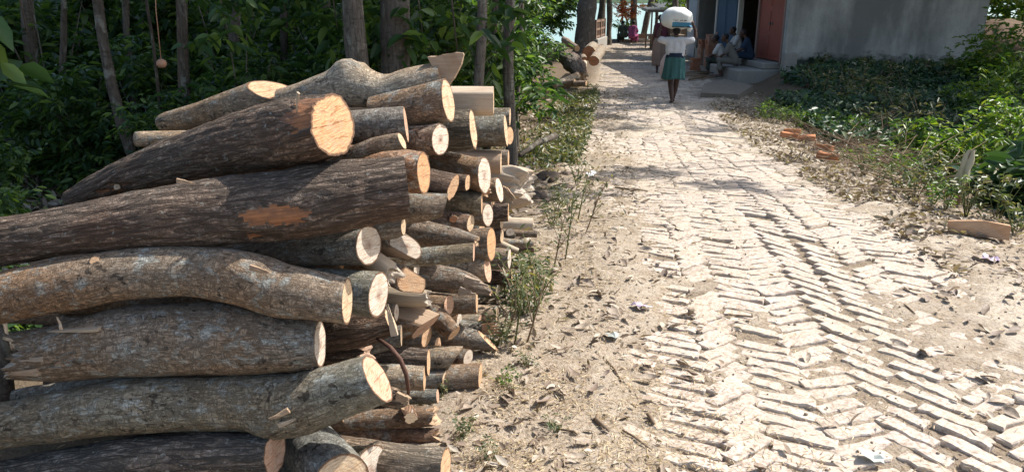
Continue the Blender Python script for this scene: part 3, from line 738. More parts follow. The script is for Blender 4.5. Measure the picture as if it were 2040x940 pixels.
# --- the shorter logs behind, cut ends towards the road
TAB = [
 ('grey log with a round white cut face right of the long dark log', S2(735, 488, 82, 2.20, 0.32, 62, 560, 505), 'lic', 'grey', 'white', dict(end=(0.60, 0.10), amp=0.5)),
 ('olive log with an oval white face tucked above the bowed log tip', S2(755, 586, 86, 2.14, 0.3, 78, 600, 572), 'lic', 'green', 'white', dict(end=(0.48, 0.02))),
 ('rough brown log with a long sliver standing on its edge, under the oval white face', S2(779, 640, 56, 2.25, 0.2, 92, 690, 652), 'fis', 'brown', 'cream', dict(end=(0.9, 0.05, 0.4))),
 ('knotted root piece in the gap above the slanting cut end', S2(722, 700, 44, 2.32, 0.2, 46, 655, 702), 'fis', 'brown', 'pink', dict(end='broken')),
 ('small grey stub with one dark hole beside the oval white face', S2(790, 622, 38, 2.42, 0.2, 38, 740, 620), 'lic', 'pale', 'white', dict(end=(0.25, 0.0))),
 ('bluish smooth log under the standing sliver', S2(800, 668, 42, 2.40, 0.2, 46, 720, 688), 'lic', 'blue', 'cream', dict(end=(0.1, 0.0), amp=0.3)),
 ('angular hewn block with a dark slanting heart face', S2(848, 650, 66, 2.52, 0.3, 76, 790, 634), 'lic', 'tan', 'pink', dict(end=(0.62, -0.45, -0.62), splits=((-1.9, 0.7),))),
 ('small tan oval end directly under the hewn block', S2(850, 670, 42, 2.62, 0.2, 42, 780, 672), 'lic', 'brown', 'tan', dict(end=(0.5, 0.0))),
 ('bent branch log with an oval bare cut right of the hewn block', PL([(905, 664, 2.62, 34), (880, 640, 2.68, 40), (850, 606, 2.78, 38), (800, 590, 3.0, 36)]), 'lic', 'brown', 'tan', dict(end=(0.7, -0.5, -0.5))),
 ('whitish cracked log lit from above, low in the pile', S2(908, 712, 44, 2.68, 0.2, 46, 820, 713), 'lic', 'white', 'pink', dict(end=(0.3, -0.6))),
 ('dark log with a tall narrow cut right of the curved vine', S2(854, 722, 54, 2.46, 0.2, 52, 770, 716), 'fis', 'dark', 'tan', dict(end=(0.14, 0.0))),
 ('short white cracked log in front of the tall narrow cut', S2(846, 752, 52, 2.40, 0.2, 54, 745, 748), 'lic', 'white', 'tan', dict(end=(0.12, 0.0), amp=1.2)),
 ('brown log with a small pale end under the whitish cracked log', S2(888, 755, 38, 2.64, 0.2, 42, 800, 760), 'lic', 'brown', 'cream', dict(end=(0.4, 0.0))),
 ('tan barked stump on the ground at the right foot of the pile', S2(957, 748, 50, 2.86, 0.1, 52, 895, 752), 'lic', 'tan', 'tan', dict(end=(0.15, 0.0))),
 ('grey rounded branch end jutting out low towards the weeds', S2(972, 678, 36, 2.92, 0.1, 44, 890, 668), 'lic', 'grey', 'tan', dict(amp=0.5, end=(0.7, 0.1, 0.7))),
 ('bluish branch with a splintered orange tip beside the weeds', S2(972, 655, 24, 3.04, 0.1, 28, 900, 648), 'lic', 'blue', 'orange', dict(end='broken')),
 ('small log with a rounded white cut below the grey branch end', S2(933, 712, 32, 2.78, 0.2, 34, 880, 706), 'lic', 'brown', 'white', dict(end=(0.6, 0.0))),
 ('short pale stub with a ringed left side at the edge of the weeds', S2(991, 627, 40, 3.30, 0.1, 38, 942, 624), 'lic', 'white', 'cream', dict(end=(0.15, 0.0))),
 ('dark log in the shadow at the foot of the pile', S2(872, 788, 28, 2.52, 0.1, 30, 780, 792), 'lic', 'blue', 'pink', {}),
 ('log with a round sawn branch stub on its side near the bottom', S2(856, 828, 42, 2.30, 0.15, 44, 660, 842), 'lic', 'brown', 'tan', dict(end='broken')),
 ('thin reddish log with a split tip lying on the ground', S2(868, 868, 30, 2.34, 0.15, 36, 720, 866), 'lic', 'red', 'tan', dict(end='broken')),
 ('torn stub sticking out behind the slanting narrow cut', S2(802, 797, 34, 2.10, 0.2, 46, 745, 782), 'fis', 'tan', 'tan', dict(end='broken')),
 ('hewn block with a squarish tan face in the middle of the pile', S2(818, 560, 52, 2.42, 0.5, 54, 785, 545), 'lic', 'brown', 'tan', dict(end=(0.5, -0.82, 0.25), splits=((-1.0, 0.75), (1.6, 0.8)))),
 ('pale torn slab under the squarish tan face', S2(850, 594, 36, 2.52, 0.3, 44, 790, 588), 'bare', 'white', 'white', dict(end='broken')),
 ('log with an axe-hewn white point next to the round white face', S2(808, 492, 48, 2.42, 0.6, 56, 770, 486), 'lic', 'brown', 'white', dict(end=(0.3, -0.7, 0.62), splits=((2.5, 0.6),))),
 ('pale slab standing on edge below the hewn white point', S2(778, 540, 48, 2.34, 0.5, 48, 750, 520), 'bare', 'white', 'white', dict(end='broken', splits=((-1.57, 0.5),))),
 ('straight greenish pole tapering to the left across the pile face', S2(944, 502, 37, 2.50, 0.05, 36, 790, 517), 'lic', 'green', 'pink', dict(end=(0.1, 0.0), amp=0.5)),
 ('dark smooth log with a sunlit torn tip above the greenish pole', PL([(946, 480, 2.60, 22), (915, 474, 2.62, 36), (880, 470, 2.64, 46), (815, 460, 2.68, 56), (700, 440, 2.75, 56)]), 'lic', 'dark', 'tan', dict(end='broken', amp=0.5)),
 ('reddish log with one orange knot and a narrow cream end', S2(938, 444, 34, 2.76, 0.15, 42, 850, 436), 'lic', 'red', 'cream', dict(end=(0.42, 0.0))),
 ('grey log with a speckled white oval end right of the orange knot', S2(972, 428, 44, 3.08, 0.2, 46, 925, 424), 'lic', 'brown', 'white', dict(end=(0.45, 0.05))),
 ('greyish log with a bare patch on top, under the brown sawn log', S2(886, 410, 46, 2.36, 0.2, 60, 800, 416), 'lic', 'grey', 'tan', dict(end=(0.03, -0.3))),
 ('brown log with a thin pale end under the long dark log', S2(804, 451, 36, 2.28, 0.2, 46, 740, 458), 'lic', 'brown', 'cream', dict(end=(0.28, 0.0))),
 ('fissured brown log with a tilted tan oval end', S2(903, 373, 60, 2.42, 0.35, 62, 850, 364), 'fis', 'brown', 'tan', dict(end=(0.38, -0.22))),
 ('orange-sided log with a bright tan face just right of the long dark log', S2(844, 344, 84, 2.28, 0.2, 84, 785, 338), 'lic', 'orange', 'orange', dict(end=(0.34, 0.03), amp=1.3, knots=((0.12, -2.4, 0.03, 0.010),))),
 ('green-grey lichened log low on the right side', S2(960, 404, 48, 2.82, 0.1, 50, 890, 402), 'lic', 'green', 'tan', dict(end=(0.06, 0.0))),
 ('log with a white ringed face and a brown heart', S2(965, 349, 66, 2.82, 0.42, 56, 900, 334), 'lic', 'tan', 'white', dict(end=(0.40, 0.08))),
 ('small rough orange log with a split fibrous end', S2(932, 364, 36, 2.74, 0.2, 36, 895, 362), 'fis', 'brown', 'tan', dict(end=(0.3, 0.0))),
 ('orange fibrous split piece behind the white ringed face', S2(962, 372, 40, 2.90, 0.1, 40, 915, 366), 'bare', 'orange', 'tan', dict(end='broken')),
 ('short brown log with a thin edge-on face below the white ringed face', S2(995, 378, 52, 3.20, 0.1, 48, 945, 378), 'lic', 'brown', 'white', dict(end=(0.2, 0.22))),
 ('dark brown log with a flat end above the ground at the far right', S2(1013, 422, 36, 3.50, 0.1, 36, 950, 424), 'fis', 'brown', 'tan', dict(end=(0.08, 0.0))),
 ('log with a red-stained heart in its white face', S2(878, 278, 64, 2.46, 0.38, 62, 815, 280), 'lic', 'brown', 'redheart', dict(end=(0.48, 0.03))),
 ('tan log with a leaning pale end just under the splintered top log', S2(893, 201, 80, 2.52, 0.2, 74, 800, 218, 0.1), 'lic', 'tan', 'cream', dict(end=(0.30, 0.18))),
 ('grey-white log with a thin edge-on end beside the broad orange face', S2(809, 248, 74, 2.38, 0.15, 66, 690, 254, 0.05), 'lic', 'grey', 'pink', dict(end=(0.06, 0.10), amp=0.5)),
 ('tan branch piece with a slanting end lying on the long dark log', PL([(801, 281, 2.18, 36), (760, 287, 2.19, 32), (725, 298, 2.20, 30), (690, 312, 2.21, 26), (640, 328, 2.22, 18), (585, 338, 2.23, 10)]), 'lic', 'tan', 'cream', dict(end=(0.9, -0.1, 0.45))),
 ('olive log with a doubled pale rim facing the road, upper right', S2(943, 258, 84, 2.76, 0.1, 86, 880, 262), 'fis', 'green', 'cream', dict(end=(0.14, 0.12), amp=0.6)),
 ('olive log with flaky top bark, right of the doubled pale rim', S2(1008, 260, 60, 3.14, 0.1, 60, 930, 262), 'lic', 'green', 'cream', dict(end=(0.10, 0.12))),
 ('split pale billet showing clean wood, highest on the right', S2(983, 199, 66, 2.86, 0.05, 66, 895, 199), 'bare', 'white', 'cream', dict(end=(0.04, 0.0), splits=((3.14, 0.35), (-1.9, 0.55), (2.2, 0.75)))),
 ('small green-grey log end behind the split billet', S2(1016, 233, 36, 3.55, 0.1, 36, 965, 233), 'lic', 'green', 'cream', dict(end=(0.10, 0.0))),
 ('small log with a rounded tan end at the outer right edge', S2(1016, 271, 36, 3.60, 0.2, 36, 975, 271), 'lic', 'tan', 'tan', dict(end=(0.40, 0.0))),
 ('tan squared log with chipped bark under the olive flaky log', S2(998, 323, 54, 3.12, 0.1, 54, 935, 320), 'bare', 'tan', 'cream', dict(end=(0.05, 0.0), splits=((-1.57, 0.7), (1.6, 0.8)))),
 ('little grey log end poking out at the outer right', S2(1013, 315, 32, 3.75, 0.1, 32, 970, 314), 'lic', 'grey', 'tan', {}),
 ('pale log left of the mottled top log, low behind the sloping brown log', S2(400, 275, 32, 2.70, 0.0, 30, 284, 277, 0.02), 'lic', 'white', 'cream', dict(amp=0.4)),
 ('dark log with a tall orange-tan sawn face standing clear on the right', S2(979, 486, 68, 2.88, 0.25, 66, 925, 490), 'lic', 'dark', 'orange', dict(end=(0.27, 0.05))),
 ('pale split log lying flat on the ground at the far end of the pile', S2(1062, 447, 26, 4.40, 0.05, 26, 985, 445), 'bare', 'white', 'cream', {}),
 ('thin grey branch with a white slash cut at the far end', S2(1070, 467, 13, 4.00, 0.05, 15, 960, 461), 'lic', 'grey', 'cream', {}),
 ('thin knotty branch below the white slash cut', S2(1062, 485, 13, 3.90, 0.05, 14, 960, 478), 'lic', 'pale', 'cream', dict(amp=1.4)),
 ('thin peeled white branch pointing down at the far end', S2(1032, 500, 10, 3.85, 0.05, 10, 970, 474), 'bare', 'white', 'cream', {}),
 ('squarish brown log behind the thin branches', S2(1064, 494, 22, 4.10, 0.05, 24, 1000, 492), 'fis', 'brown', 'tan', {}),
 ('log with a narrow white vertical face right of the tall orange-tan one', S2(1015, 515, 40, 3.46, 0.2, 42, 965, 514), 'lic', 'tan', 'white', dict(end=(0.20, 0.02))),
 ('white-topped log with a brownish end below the greenish pole', S2(972, 538, 50, 2.86, 0.15, 48, 900, 528), 'lic', 'white', 'pink', dict(end=(0.22, 0.18), amp=0.4)),
 ('dark fissured log under the narrow white vertical face', S2(1020, 552, 34, 3.50, 0.05, 36, 950, 556), 'fis', 'red', 'tan', {}),
 ('bent brown branch sticking out of the far end of the pile', PL([(1055, 545, 3.75, 14), (1038, 532, 3.78, 17), (1015, 526, 3.82, 17), (960, 524, 3.9, 17)]), 'lic', 'brown', 'tan', {}),
 ('gnarled root log ending in a torn grey claw', PL([(976, 583, 2.76, 12), (955, 574, 2.77, 24), (925, 562, 2.78, 42), (885, 556, 2.80, 52), (830, 550, 2.82, 54), (760, 545, 2.9, 54)]), 'lic', 'brown', 'tan', dict(end='broken', amp=1.7)),
 ('log with a pinkish pointed oval end in the lower middle', S2(894, 608, 46, 2.74, 0.2, 46, 835, 602), 'lic', 'tan', 'pink', dict(end=(0.42, 0.04))),
 ('dark brown log in shade under the gnarled claw', S2(950, 601, 44, 2.94, 0.05, 46, 880, 602), 'lic', 'brown', 'tan', {}),
 ('dark log with a small white sliver of a face near the weeds', S2(992, 579, 27, 3.45, 0.2, 27, 945, 582), 'lic', 'blue', 'white', dict(end=(0.42, 0.0))),
 ('dark log filling the gap behind the bowed log', S2(880, 640, 60, 2.95, 0.1, 60, 700, 640), 'lic', 'brown', 'tan', {}),
]
for k, (lab, pts, bk, cl, ct_, kw) in enumerate(TAB):
    lg, C_, T_, og = make_log(lab, pts, bk, cl, ct_, seed=200+k*3, **kw)
    if 'sawn branch stub' in lab: disc_knot(lg, og, P(816, 829, 2.27), (0.35, -0.9, 0.1), 0.022, 'cream', 0.02, 'red', 3)
    if 'one orange knot' in lab: disc_knot(lg, og, P(903, 437, 2.73), (0.2, -1, 0.1), 0.014, 'rust', 0.006, 'red', 4)
    if 'white slash cut' in lab: disc_knot(lg, og, P(1016, 462, 3.97), (0.1, -0.7, 0.7), 0.024, 'white', 0.004, 'grey', 5)
    if 'standing on its edge' in lab:
        splinter(lg, og, P(786, 668, 2.2), P(771, 606, 2.2), 0.02, 0.012, 'white', seed=61, mid=0.0)
    if 'split tip' in lab: splinter(lg, og, P(850, 872, 2.30), P(888, 885, 2.28), 0.03, 0.02, 'tan', seed=62)
    if 'torn grey claw' in lab:
        splinter(lg, og, P(925, 556, 2.72), P(975, 572, 2.7), 0.03, 0.02, 'grey', seed=63, mid=0.05); splinter(lg, og, P(915, 580, 2.72), P(950, 590, 2.7), 0.03, 0.02, 'grey', seed=64)
    if 'splintered orange tip' in lab:
        for q in range(4): splinter(lg, og, P(960, 648+4*q, 3.0), P(990+3*q, 645+7*q, 2.99), 0.014, 0.01, 'orange', seed=70+q)
    if 'torn stub' in lab:
        for q in range(3): splinter(lg, og, P(790, 785+8*q, 2.08), P(815, 796+5*q, 2.07), 0.018, 0.012, 'tan', seed=80+q)
for k, (a, b, d) in enumerate(((792, 585, 40), (915, 640, 36), (872, 690, 38), (838, 702, 30), (925, 585, 40), (905, 470, 40), (960, 455, 30), (855, 505, 42), (1000, 470, 28), (785, 735, 36), (930, 540, 38), (958, 640, 30), (1000, 442, 30), (830, 780, 32), (870, 560, 40), (905, 700, 34), (800, 640, 40), (880, 735, 34), (985, 400, 34), (920, 345, 40), (860, 450, 40), (830, 530, 44), (900, 385, 36), (940, 300, 44), (850, 300, 44))):
    Yk = float(np.interp(a, [760, 860, 960, 1020], [2.42, 2.66, 3.16, 3.75]))+0.10
    make_log('short log end set back in a gap of the pile face', S2(a, b, d, Yk, 0.2, d, a-60, b), 'lic', ('brown', 'tan', 'grey', 'pale')[k % 4], ('cream', 'white', 'tan', 'pink')[k % 4], seed=900+k, amp=0.6, res=0.8, end=(0.25+0.06*(k % 4), 0.03), group='log ends set back in the pile face')
# gnarled pale stump at the far end, slats leaning on it
lg, C_, T_, og = make_log('big gnarled pale stump with cracked grey wood at the far right of the pile', PL([(1036, 372, 3.62, 62), (1015, 372, 3.66, 82), (985, 372, 3.72, 80), (950, 372, 3.8, 76)]), 'bare', 'white', 'white', end='broken', seed=501, amp=2.2, knots=((0.2, -2.2, 0.06, 0.03), (0.3, 2.4, 0.05, 0.025)))
for q in range(3):
    splinter(lg, og, P(1000+4*q, 372+2*q, 3.5), P(1022+3*q, 404-3*q, 3.48), 0.016, 0.01, 'tan', 'slat', 90+q, 0.0)
# logs further inside the pile, seen only in the gaps
for k in range(6):
    make_log('shaded log inside the pile, glimpsed through a gap', [((-0.58-0.03*(k % 2), 2.36+0.02*k, 0.10+0.135*k), 0.066), ((-1.55, 2.38+0.02*k, 0.11+0.12*k), 0.06)], 'lic', 'dark', 'tan', seed=660+k, amp=0.6, res=0.6, group='shaded logs inside the pile')
for k in range(26):
    Yk = 2.45+0.085*(k % 13); zk = (0.10+0.13*(k % 6)); xr = -0.50-0.05*(k % 5)+0.10*(Yk-2.4)
    if zk > 0.95 and Yk > 3: zk -= 0.4
    rr_ = 0.055+0.02*((k*7) % 5)/5
    make_log('shaded log inside the pile, glimpsed through a gap', [((xr, Yk, zk), rr_), ((xr-(1.2 if zk < 0.5 else 0.45), Yk+0.06, zk+0.01), rr_*0.95)], 'lic', 'brown', 'tan', seed=600+k, amp=0.6, res=0.6, group='shaded logs inside the pile')

# curved vine and leaning post by the pile
mb = MB(); mb.tube([P(752, 674, 2.2), P(778, 692, 2.12), P(797, 715, 2.1), P(809, 745, 2.1), P(814, 775, 2.12), P(812, 805, 2.15)], [0.006, 0.007, 0.0075, 0.007, 0.006, 0.004], 8)
ob('vine', mb.me('vine', [simple('vine_bark', (0.10, 0.05, 0.035), 0.7, 60)], True), None, None, 'thin dark curved vine stem arching down over the pile', 'vine')
mb = MB(); mb.tube([P(-6, 600, 2.5), P(4, 700, 2.42), P(14, 800, 2.35)], [0.022, 0.026, 0.028], 10)
ob('stake', mb.me('stake', [M['trunk']], True), None, None, 'brown wooden stake upright at the left end of the pile', 'stake')

# the second wood pile further up the road
FAR = [
 ('thick round log with a rust-brown face on the far roadside heap', PL([(1172, 106, 21.0, 27), (1180, 98, 22.6, 26)], 0.3), 'lic', 'pale', 'rust'),
 ('log with a rust-brown end lying right beside the road on the far heap', PL([(1183, 122, 19.8, 20), (1197, 100, 22.5, 19)], 0.2), 'lic', 'pale', 'rust'),
 ('small brown round log end beneath the thick round log', PL([(1164, 119, 19.6, 12), (1160, 112, 21.4, 12)], 0.3), 'lic', 'pale', 'rust'),
 ('pale upright slab leaning under the thick round log', PL([(1165, 125, 19.3, 10), (1162, 138, 19.0, 10)], 0.05), 'bare', 'white', 'cream'),
 ('big dark grey root stump on the far heap', PL([(1158, 150, 18.4, 22), (1146, 130, 18.8, 40), (1126, 112, 19.4, 30), (1112, 104, 19.8, 20)]), 'fis', 'grey', 'tan'),
 ('long tan log slanting across the top of the far heap', PL([(1150, 97, 19.6, 12), (1130, 84, 20.4, 13)], 0.3), 'lic', 'tan', 'tan'),
 ('pale peeled log lying at the front of the far heap', PL([(1150, 151, 17.4, 14), (1107, 169, 16.8, 13)], 0.05), 'lic', 'white', 'cream'),
 ('short pale log end on the ground in front of the far heap', PL([(1146, 165, 16.8, 13), (1128, 168, 16.9, 14)], 0.1), 'lic', 'tan', 'tan'),
 ('short brown log lying by the road edge at the far heap', PL([(1168, 166, 16.6, 11), (1148, 167, 16.7, 12)], 0.05), 'lic', 'brown', 'tan'),
 ('thin pale log half hidden behind the peeled one', PL([(1112, 165, 17.6, 10), (1082, 170, 17.6, 10)], 0.1), 'lic', 'white', 'cream'),
]
for k, (lab, pts, bk, cl, ct_) in enumerate(FAR):
    make_log(lab, pts, bk, cl, ct_, seed=800+k*3, res=0.6, amp=2.6 if 'stump' in lab else 1.0, end='broken' if 'stump' in lab else 'saw', group='logs in the far roadside heap')
# ------------------------------------------------------------------ house and roadside structures
def plaster_mat():
    m, n, l, b = mat('stained_plaster')
    tc = nn(n, 'ShaderNodeTexCoord'); V = tc.outputs['Object']
    st = noise(n, l, mapping(n, l, V, (0.9, 0.9, 0.32)), 1.0, 6, 0.62)
    f = noise(n, l, V, 3.0, 5, 0.6); f2 = noise(n, l, V, 45, 4); bl = noise(n, l, mapping(n, l, V, (3, 3, 5)), 1.0, 4)
    sep = nn(n, 'ShaderNodeSeparateXYZ'); l.new(V, sep.inputs[0])
    c = mix(n, l, f, (0.32, 0.32, 0.30), (0.50, 0.495, 0.465))
    c = mix(n, l, ramp(n, l, st, [(0.42, g(0)), (0.62, g(0.75))]), c, (0.12, 0.122, 0.12))
    damp = math_(n, l, 'MULTIPLY_ADD', bl, 1.1); n[-1].inputs[2].default_value = 0.15
    hgt = math_(n, l, 'SUBTRACT', damp, sep.outputs[2])
    c = mix(n, l, ramp(n, l, hgt, [(-0.25, g(0)), (0.25, g(0.9))]), c, (0.035, 0.043, 0.03))
    c = mix(n, l, ramp(n, l, f2, [(0.35, g(0.3)), (0.5, g(0))]), c, (0.16, 0.155, 0.14))
    l.new(c, b.inputs['Base Color']); b.inputs['Roughness'].default_value = 0.92; b.inputs['Specular IOR Level'].default_value = 0.15
    bump(n, l, b, math_(n, l, 'ADD', f2, f), 0.35, 0.012)
    return m
M['plaster'] = plaster_mat()
M['conc'] = simple('concrete', (0.33, 0.31, 0.28), 0.9, 22, 0.25, 0.4, 0.15)
M['redpaint'] = simple('faded_red_paint', (0.31, 0.085, 0.06), 0.6, 14, 0.2, 0.25, 0.3)
M['bluepaint'] = simple('dark_blue_paint', (0.035, 0.085, 0.15), 0.6, 14, 0.2, 0.2, 0.3)
M['frame'] = simple('door_frame', (0.30, 0.20, 0.17), 0.8, 18, 0.25, 0.3, 0.2)
M['whitepost'] = simple('white_post', (0.62, 0.60, 0.55), 0.7, 18, 0.15, 0.2, 0.2)
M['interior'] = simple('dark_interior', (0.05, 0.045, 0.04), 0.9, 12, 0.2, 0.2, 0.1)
M['tin'] = simple('corrugated_tin', (0.12, 0.115, 0.11), 0.5, 10, 0.25, 0.2, 0.4, 0.5)
M['tinblue'] = simple('blue_grey_tin', (0.30, 0.36, 0.44), 0.55, 10, 0.15, 0.2, 0.3, 0.1)
M['wood'] = simple('weathered_wood', (0.19, 0.145, 0.11), 0.85, 26, 0.35, 0.5, 0.2)

HX, HY = 7.0, 20.0                                  # corner of the house facing the road
house = empty('house', (HX, HY, -0.6), 'grey plaster house with stained side wall and a red door facing the road', 'house')
def hp(mb, name, m, parent=house, smooth=False, **k): return ob(name, mb.me(name, [m], smooth), parent, **k)
def wall_seg(name, x0, y0, x1, y1, z0, z1, th, m):
    """wall between two plan points, thickness to the inside (+x / +y); lightly uneven grid"""
    L = math.hypot(x1-x0, y1-y0); nx_, nz_ = max(2, int(L/0.25)), max(2, int((z1-z0)/0.25))
    d = np.array([(x1-x0)/L, (y1-y0)/L, 0]); nr_ = np.array([-d[1], d[0], 0]); v = []; f = []
    for side in (0, 1):
        for j in range(nz_+1):
            for i in range(nx_+1):
                p = np.array([x0, y0, z0])+d*L*i/nx_+np.array([0, 0, (z1-z0)*j/nz_])+nr_*th*side
                if side == 0: p = p+nr_*0.018*(fbm(np.array([[p[0]*1.3, p[1]*1.3, p[2]*1.3]]), 77, 2)[0]-0.5)*(0 < i < nx_)
                v.append(p)
    k = (nx_+1)*(nz_+1)
    for j in range(nz_):
        for i in range(nx_):
            a = j*(nx_+1)+i; f.append((a, a+1, a+nx_+2, a+nx_+1)); f.append((k+a, k+a+nx_+1, k+a+nx_+2, k+a+1))
    for i in range(nx_):
        f.append((i+1, i, k+i, k+i+1)); a = nz_*(nx_+1)+i; f.append((a, a+1, k+a+1, k+a))
    for j in range(nz_):
        a = j*(nx_+1); f.append((a, a+nx_+1, k+a+nx_+1, k+a)); a += nx_; f.append((a+nx_+1, a, k+a, k+a+nx_+1))
    return ob(name, mesh(name, v, f, m, smooth=False), house)
WT = 3.35                                            # wall top above the house base
DX = -0.10                                           # drift of the front wall in x per metre of depth
def fx(dy): return DX*dy
side = wall_seg('side_wall', 0, 0, 5.35, 0.53, -0.5, WT, 0.2, M['plaster'])
wall_seg('rear_wall', 5.35, 0.53, 4.7, 7.6, -0.5, WT, 0.2, M['plaster'])
wall_seg('back_wall', 4.7, 7.6, fx(7), 7.0, -0.5, WT, 0.2, M['plaster'])
# front wall: pier, red door bay, dark opening, blue panels
def fbox(mb, y0, y1, z0, z1, out=0.0, th=0.16):
    """box on the front plane between depths y0..y1, its face 'out' metres proud of the plane"""
    yc = (y0+y1)/2; L = (y1-y0)/math.cos(math.atan(DX))
    mb.box((fx(yc)-out+th/2, yc, (z0+z1)/2), (th, L, z1-z0), math.atan(-DX))
mb = MB(); fbox(mb, 0.0, 0.16, -0.5, 2.6, 0, 0.17); hp(mb, 'pier', M['plaster'])
mb = MB(); fbox(mb, 0.0, 6.9, 2.45, WT, 0.012, 0.2); hp(mb, 'lintel', M['plaster'])
mb = MB(); mb.box((0.10, -0.10, 0.25), (0.34, 0.22, 1.0), 0, bev=0.02); hp(mb, 'plinth_block', M['conc'])
for (a, b_, z0, z1) in ((0.17, 0.25, 0.45, 2.45), (1.78, 1.87, 0.45, 2.45)):
    mb = MB(); fbox(mb, a, b_, z0, z1, 0.02, 0.12); hp(mb, 'door_frame', M['frame'])
for k, (a, b_) in enumerate(((0.255, 1.012), (1.018, 1.775))):
    mb = MB(); fbox(mb, a, b_, 0.50, 2.44, -0.03, 0.05); d = hp(mb, 'door', M['redpaint'], label='faded red door leaf')
    for z0 in (0.62, 1.25, 1.88):
        mb = MB(); fbox(mb, a+0.08, b_-0.08, z0, z0+0.5, -0.018, 0.012); hp(mb, 'door_panel', M['redpaint'], d)
    mb = MB(); fbox(mb, (b_-0.1 if k == 0 else a+0.04), (b_-0.04 if k == 0 else a+0.1), 1.4, 1.46, 0.0, 0.03); hp(mb, 'handle', M['tin'], d)
mb = MB(); fbox(mb, 0.0, 6.9, -0.5, 0.45, 0.0, 0.25); hp(mb, 'plinth', M['conc'])
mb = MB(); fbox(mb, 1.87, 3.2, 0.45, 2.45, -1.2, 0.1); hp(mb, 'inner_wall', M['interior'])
mb = MB(); fbox(mb, 3.2, 3.3, 0.45, 2.45, 0.03, 0.14); hp(mb, 'post', M['whitepost'])
for k, (a, b_) in enumerate(((3.31, 4.15), (4.16, 5.0))):
    mb = MB(); fbox(mb, a, b_, 0.46, 2.44, 0.0, 0.05); p = hp(mb, 'blue_panel', M['bluepaint'])
    mb = MB(); fbox(mb, a+0.1, b_-0.1, 0.7, 2.2, 0.012, 0.011); hp(mb, 'panel_rail', M['bluepaint'], p)
mb = MB(); fbox(mb, 5.01, 5.11, 0.0, 2.45, 0.03, 0.14); hp(mb, 'post', M['whitepost'])
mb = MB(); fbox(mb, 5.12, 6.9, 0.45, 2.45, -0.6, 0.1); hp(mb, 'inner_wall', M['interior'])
# step in front of the door
mb = MB(); mb.box((-0.62, 1.25, 0.02), (1.25, 2.3, 0.56), math.atan(-DX), bev=0.03); hp(mb, 'step', M['conc'])
mb = MB(); mb.box((-0.30, 1.3, 0.385), (0.55, 2.2, 0.165), math.atan(-DX), bev=0.02); hp(mb, 'step', M['conc'])
# roof
mb = MB(); mb.box((2.35, 3.5, WT+0.13), (6.6, 8.3, 0.14), 0.05, bev=0.03); roof = hp(mb, 'roof', M['conc'])
mb = MB(); mb.box((-0.55, 3.7, 2.62), (1.3, 7.0, 0.09), math.atan(-DX), bev=0.02); hp(mb, 'awning', M['tin'], roof)
mb = MB(); mb.box((2.4, 3.6, -0.3), (4.6, 6.6, 0.3)); hp(mb, 'floor_slab', M['conc'])

# concrete ramp / slab on the ground before the step
cx = P(1448, 178, 18.0)
rv = [(P(1396, 190, 16.8)), (P(1470, 196, 16.6)), (P(1500, 180, 17.9)), (P(1440, 163, 19.4)), (P(1402, 172, 18.6))]
b0 = np.mean(rv, 0); v = [np.array([p[0], p[1], zg(p[0], p[1])+0.0])-b0 for p in rv]
top = [q+np.array([0, 0, 0.16 if k in (2, 3) else 0.10]) for k, q in enumerate(v)]; bot = [q-np.array([0, 0, 0.3]) for q in v]
nv = len(v); f = [tuple(range(nv))]+[(nv+k, nv+(k+1) % nv, (k+1) % nv, k) for k in range(nv)]
ob('concrete_ramp', mesh('concrete_ramp', top+bot, f, simple('dusty_concrete', (0.22, 0.19, 0.155), 0.95, 9, 0.35, 0.6, 0.1), smooth=False), None, b0, 'grey concrete slab sloping to the road below the door step', 'ramp')

# brick stacks against the front of the house
bm_brick = MB(); bm_brick.box((0, 0, 0), (0.24, 0.115, 0.07), bev=0.006); brick_me = bm_brick.me('brick', [M['redbrick']])
def brick_stack(x, y, z, nx_, ny_, rows, label, rz=0.0, seed=0):
    r = np.random.default_rng(seed); t = empty('brick_stack', (x, y, z), label, 'brick stack', 'brick stacks by the house', rz)
    for k in range(rows):
        for i in range(nx_):
            for j in range(ny_):
                if k >= rows-2 and r.random() < 0.3: continue
                o = ob('brick', brick_me, t)
                alt = k % 2
                o.location = ((i-(nx_-1)/2)*0.25+r.normal(0, 0.006), (j-(ny_-1)/2)*0.125+r.normal(0, 0.006), 0.036+k*0.0745)
                o.rotation_euler = (0, 0, r.normal(0, 0.03)+(math.pi if alt else 0))
    return t
zb = float(zg(5.6, 24.6))
a = P(1421, 118, 25.0); brick_stack(a[0], 25.0, float(zg(a[0], 25.0)), 2, 3, 15, 'tall stack of red bricks beside the blue house panels', 0.05, 1)
a = P(1399, 112, 26.2); brick_stack(a[0], 26.2, float(zg(a[0], 26.2)), 1, 3, 11, 'lower brick stack left of the tall one', 0.1, 2)
a = P(1384, 138, 23.4); brick_stack(a[0], 23.4, float(zg(a[0], 23.4)), 1, 2, 5, 'low loose brick stack by the road behind the sack carrier', 0.2, 3)
# pale blue-grey tin shed behind the brick stacks
t = empty('tin_shed', P(1415, 80, 29.0)*np.array([1, 1, 0])+np.array([0.1, 0, -0.6]), 'small blue-grey tin shed behind the brick stacks', 'shed')
mb = MB(); mb.box((0.2, 0, 1.3), (1.9, 2.0, 2.6)); ob('wall', mb.me('wall', [M['tinblue']]), t)
mb = MB()
for k in range(14): mb.tube([(-0.72+0.14*k, -1.01, 0.05), (-0.72+0.14*k, -1.01, 2.55)], 0.02, 6)
ob('corrugation', mb.me('corrugation', [M['tinblue']], True), t)
mb = MB(); mb.box((0.2, 0, 2.68), (2.3, 2.5, 0.06), 0, rx=0.08); ob('roof', mb.me('roof', [M['tin']]), t)
mb = MB(); mb.box((-0.82, -0.9, 1.4), (0.09, 0.09, 2.9)); ob('post', mb.me('post', [M['wood']]), t)

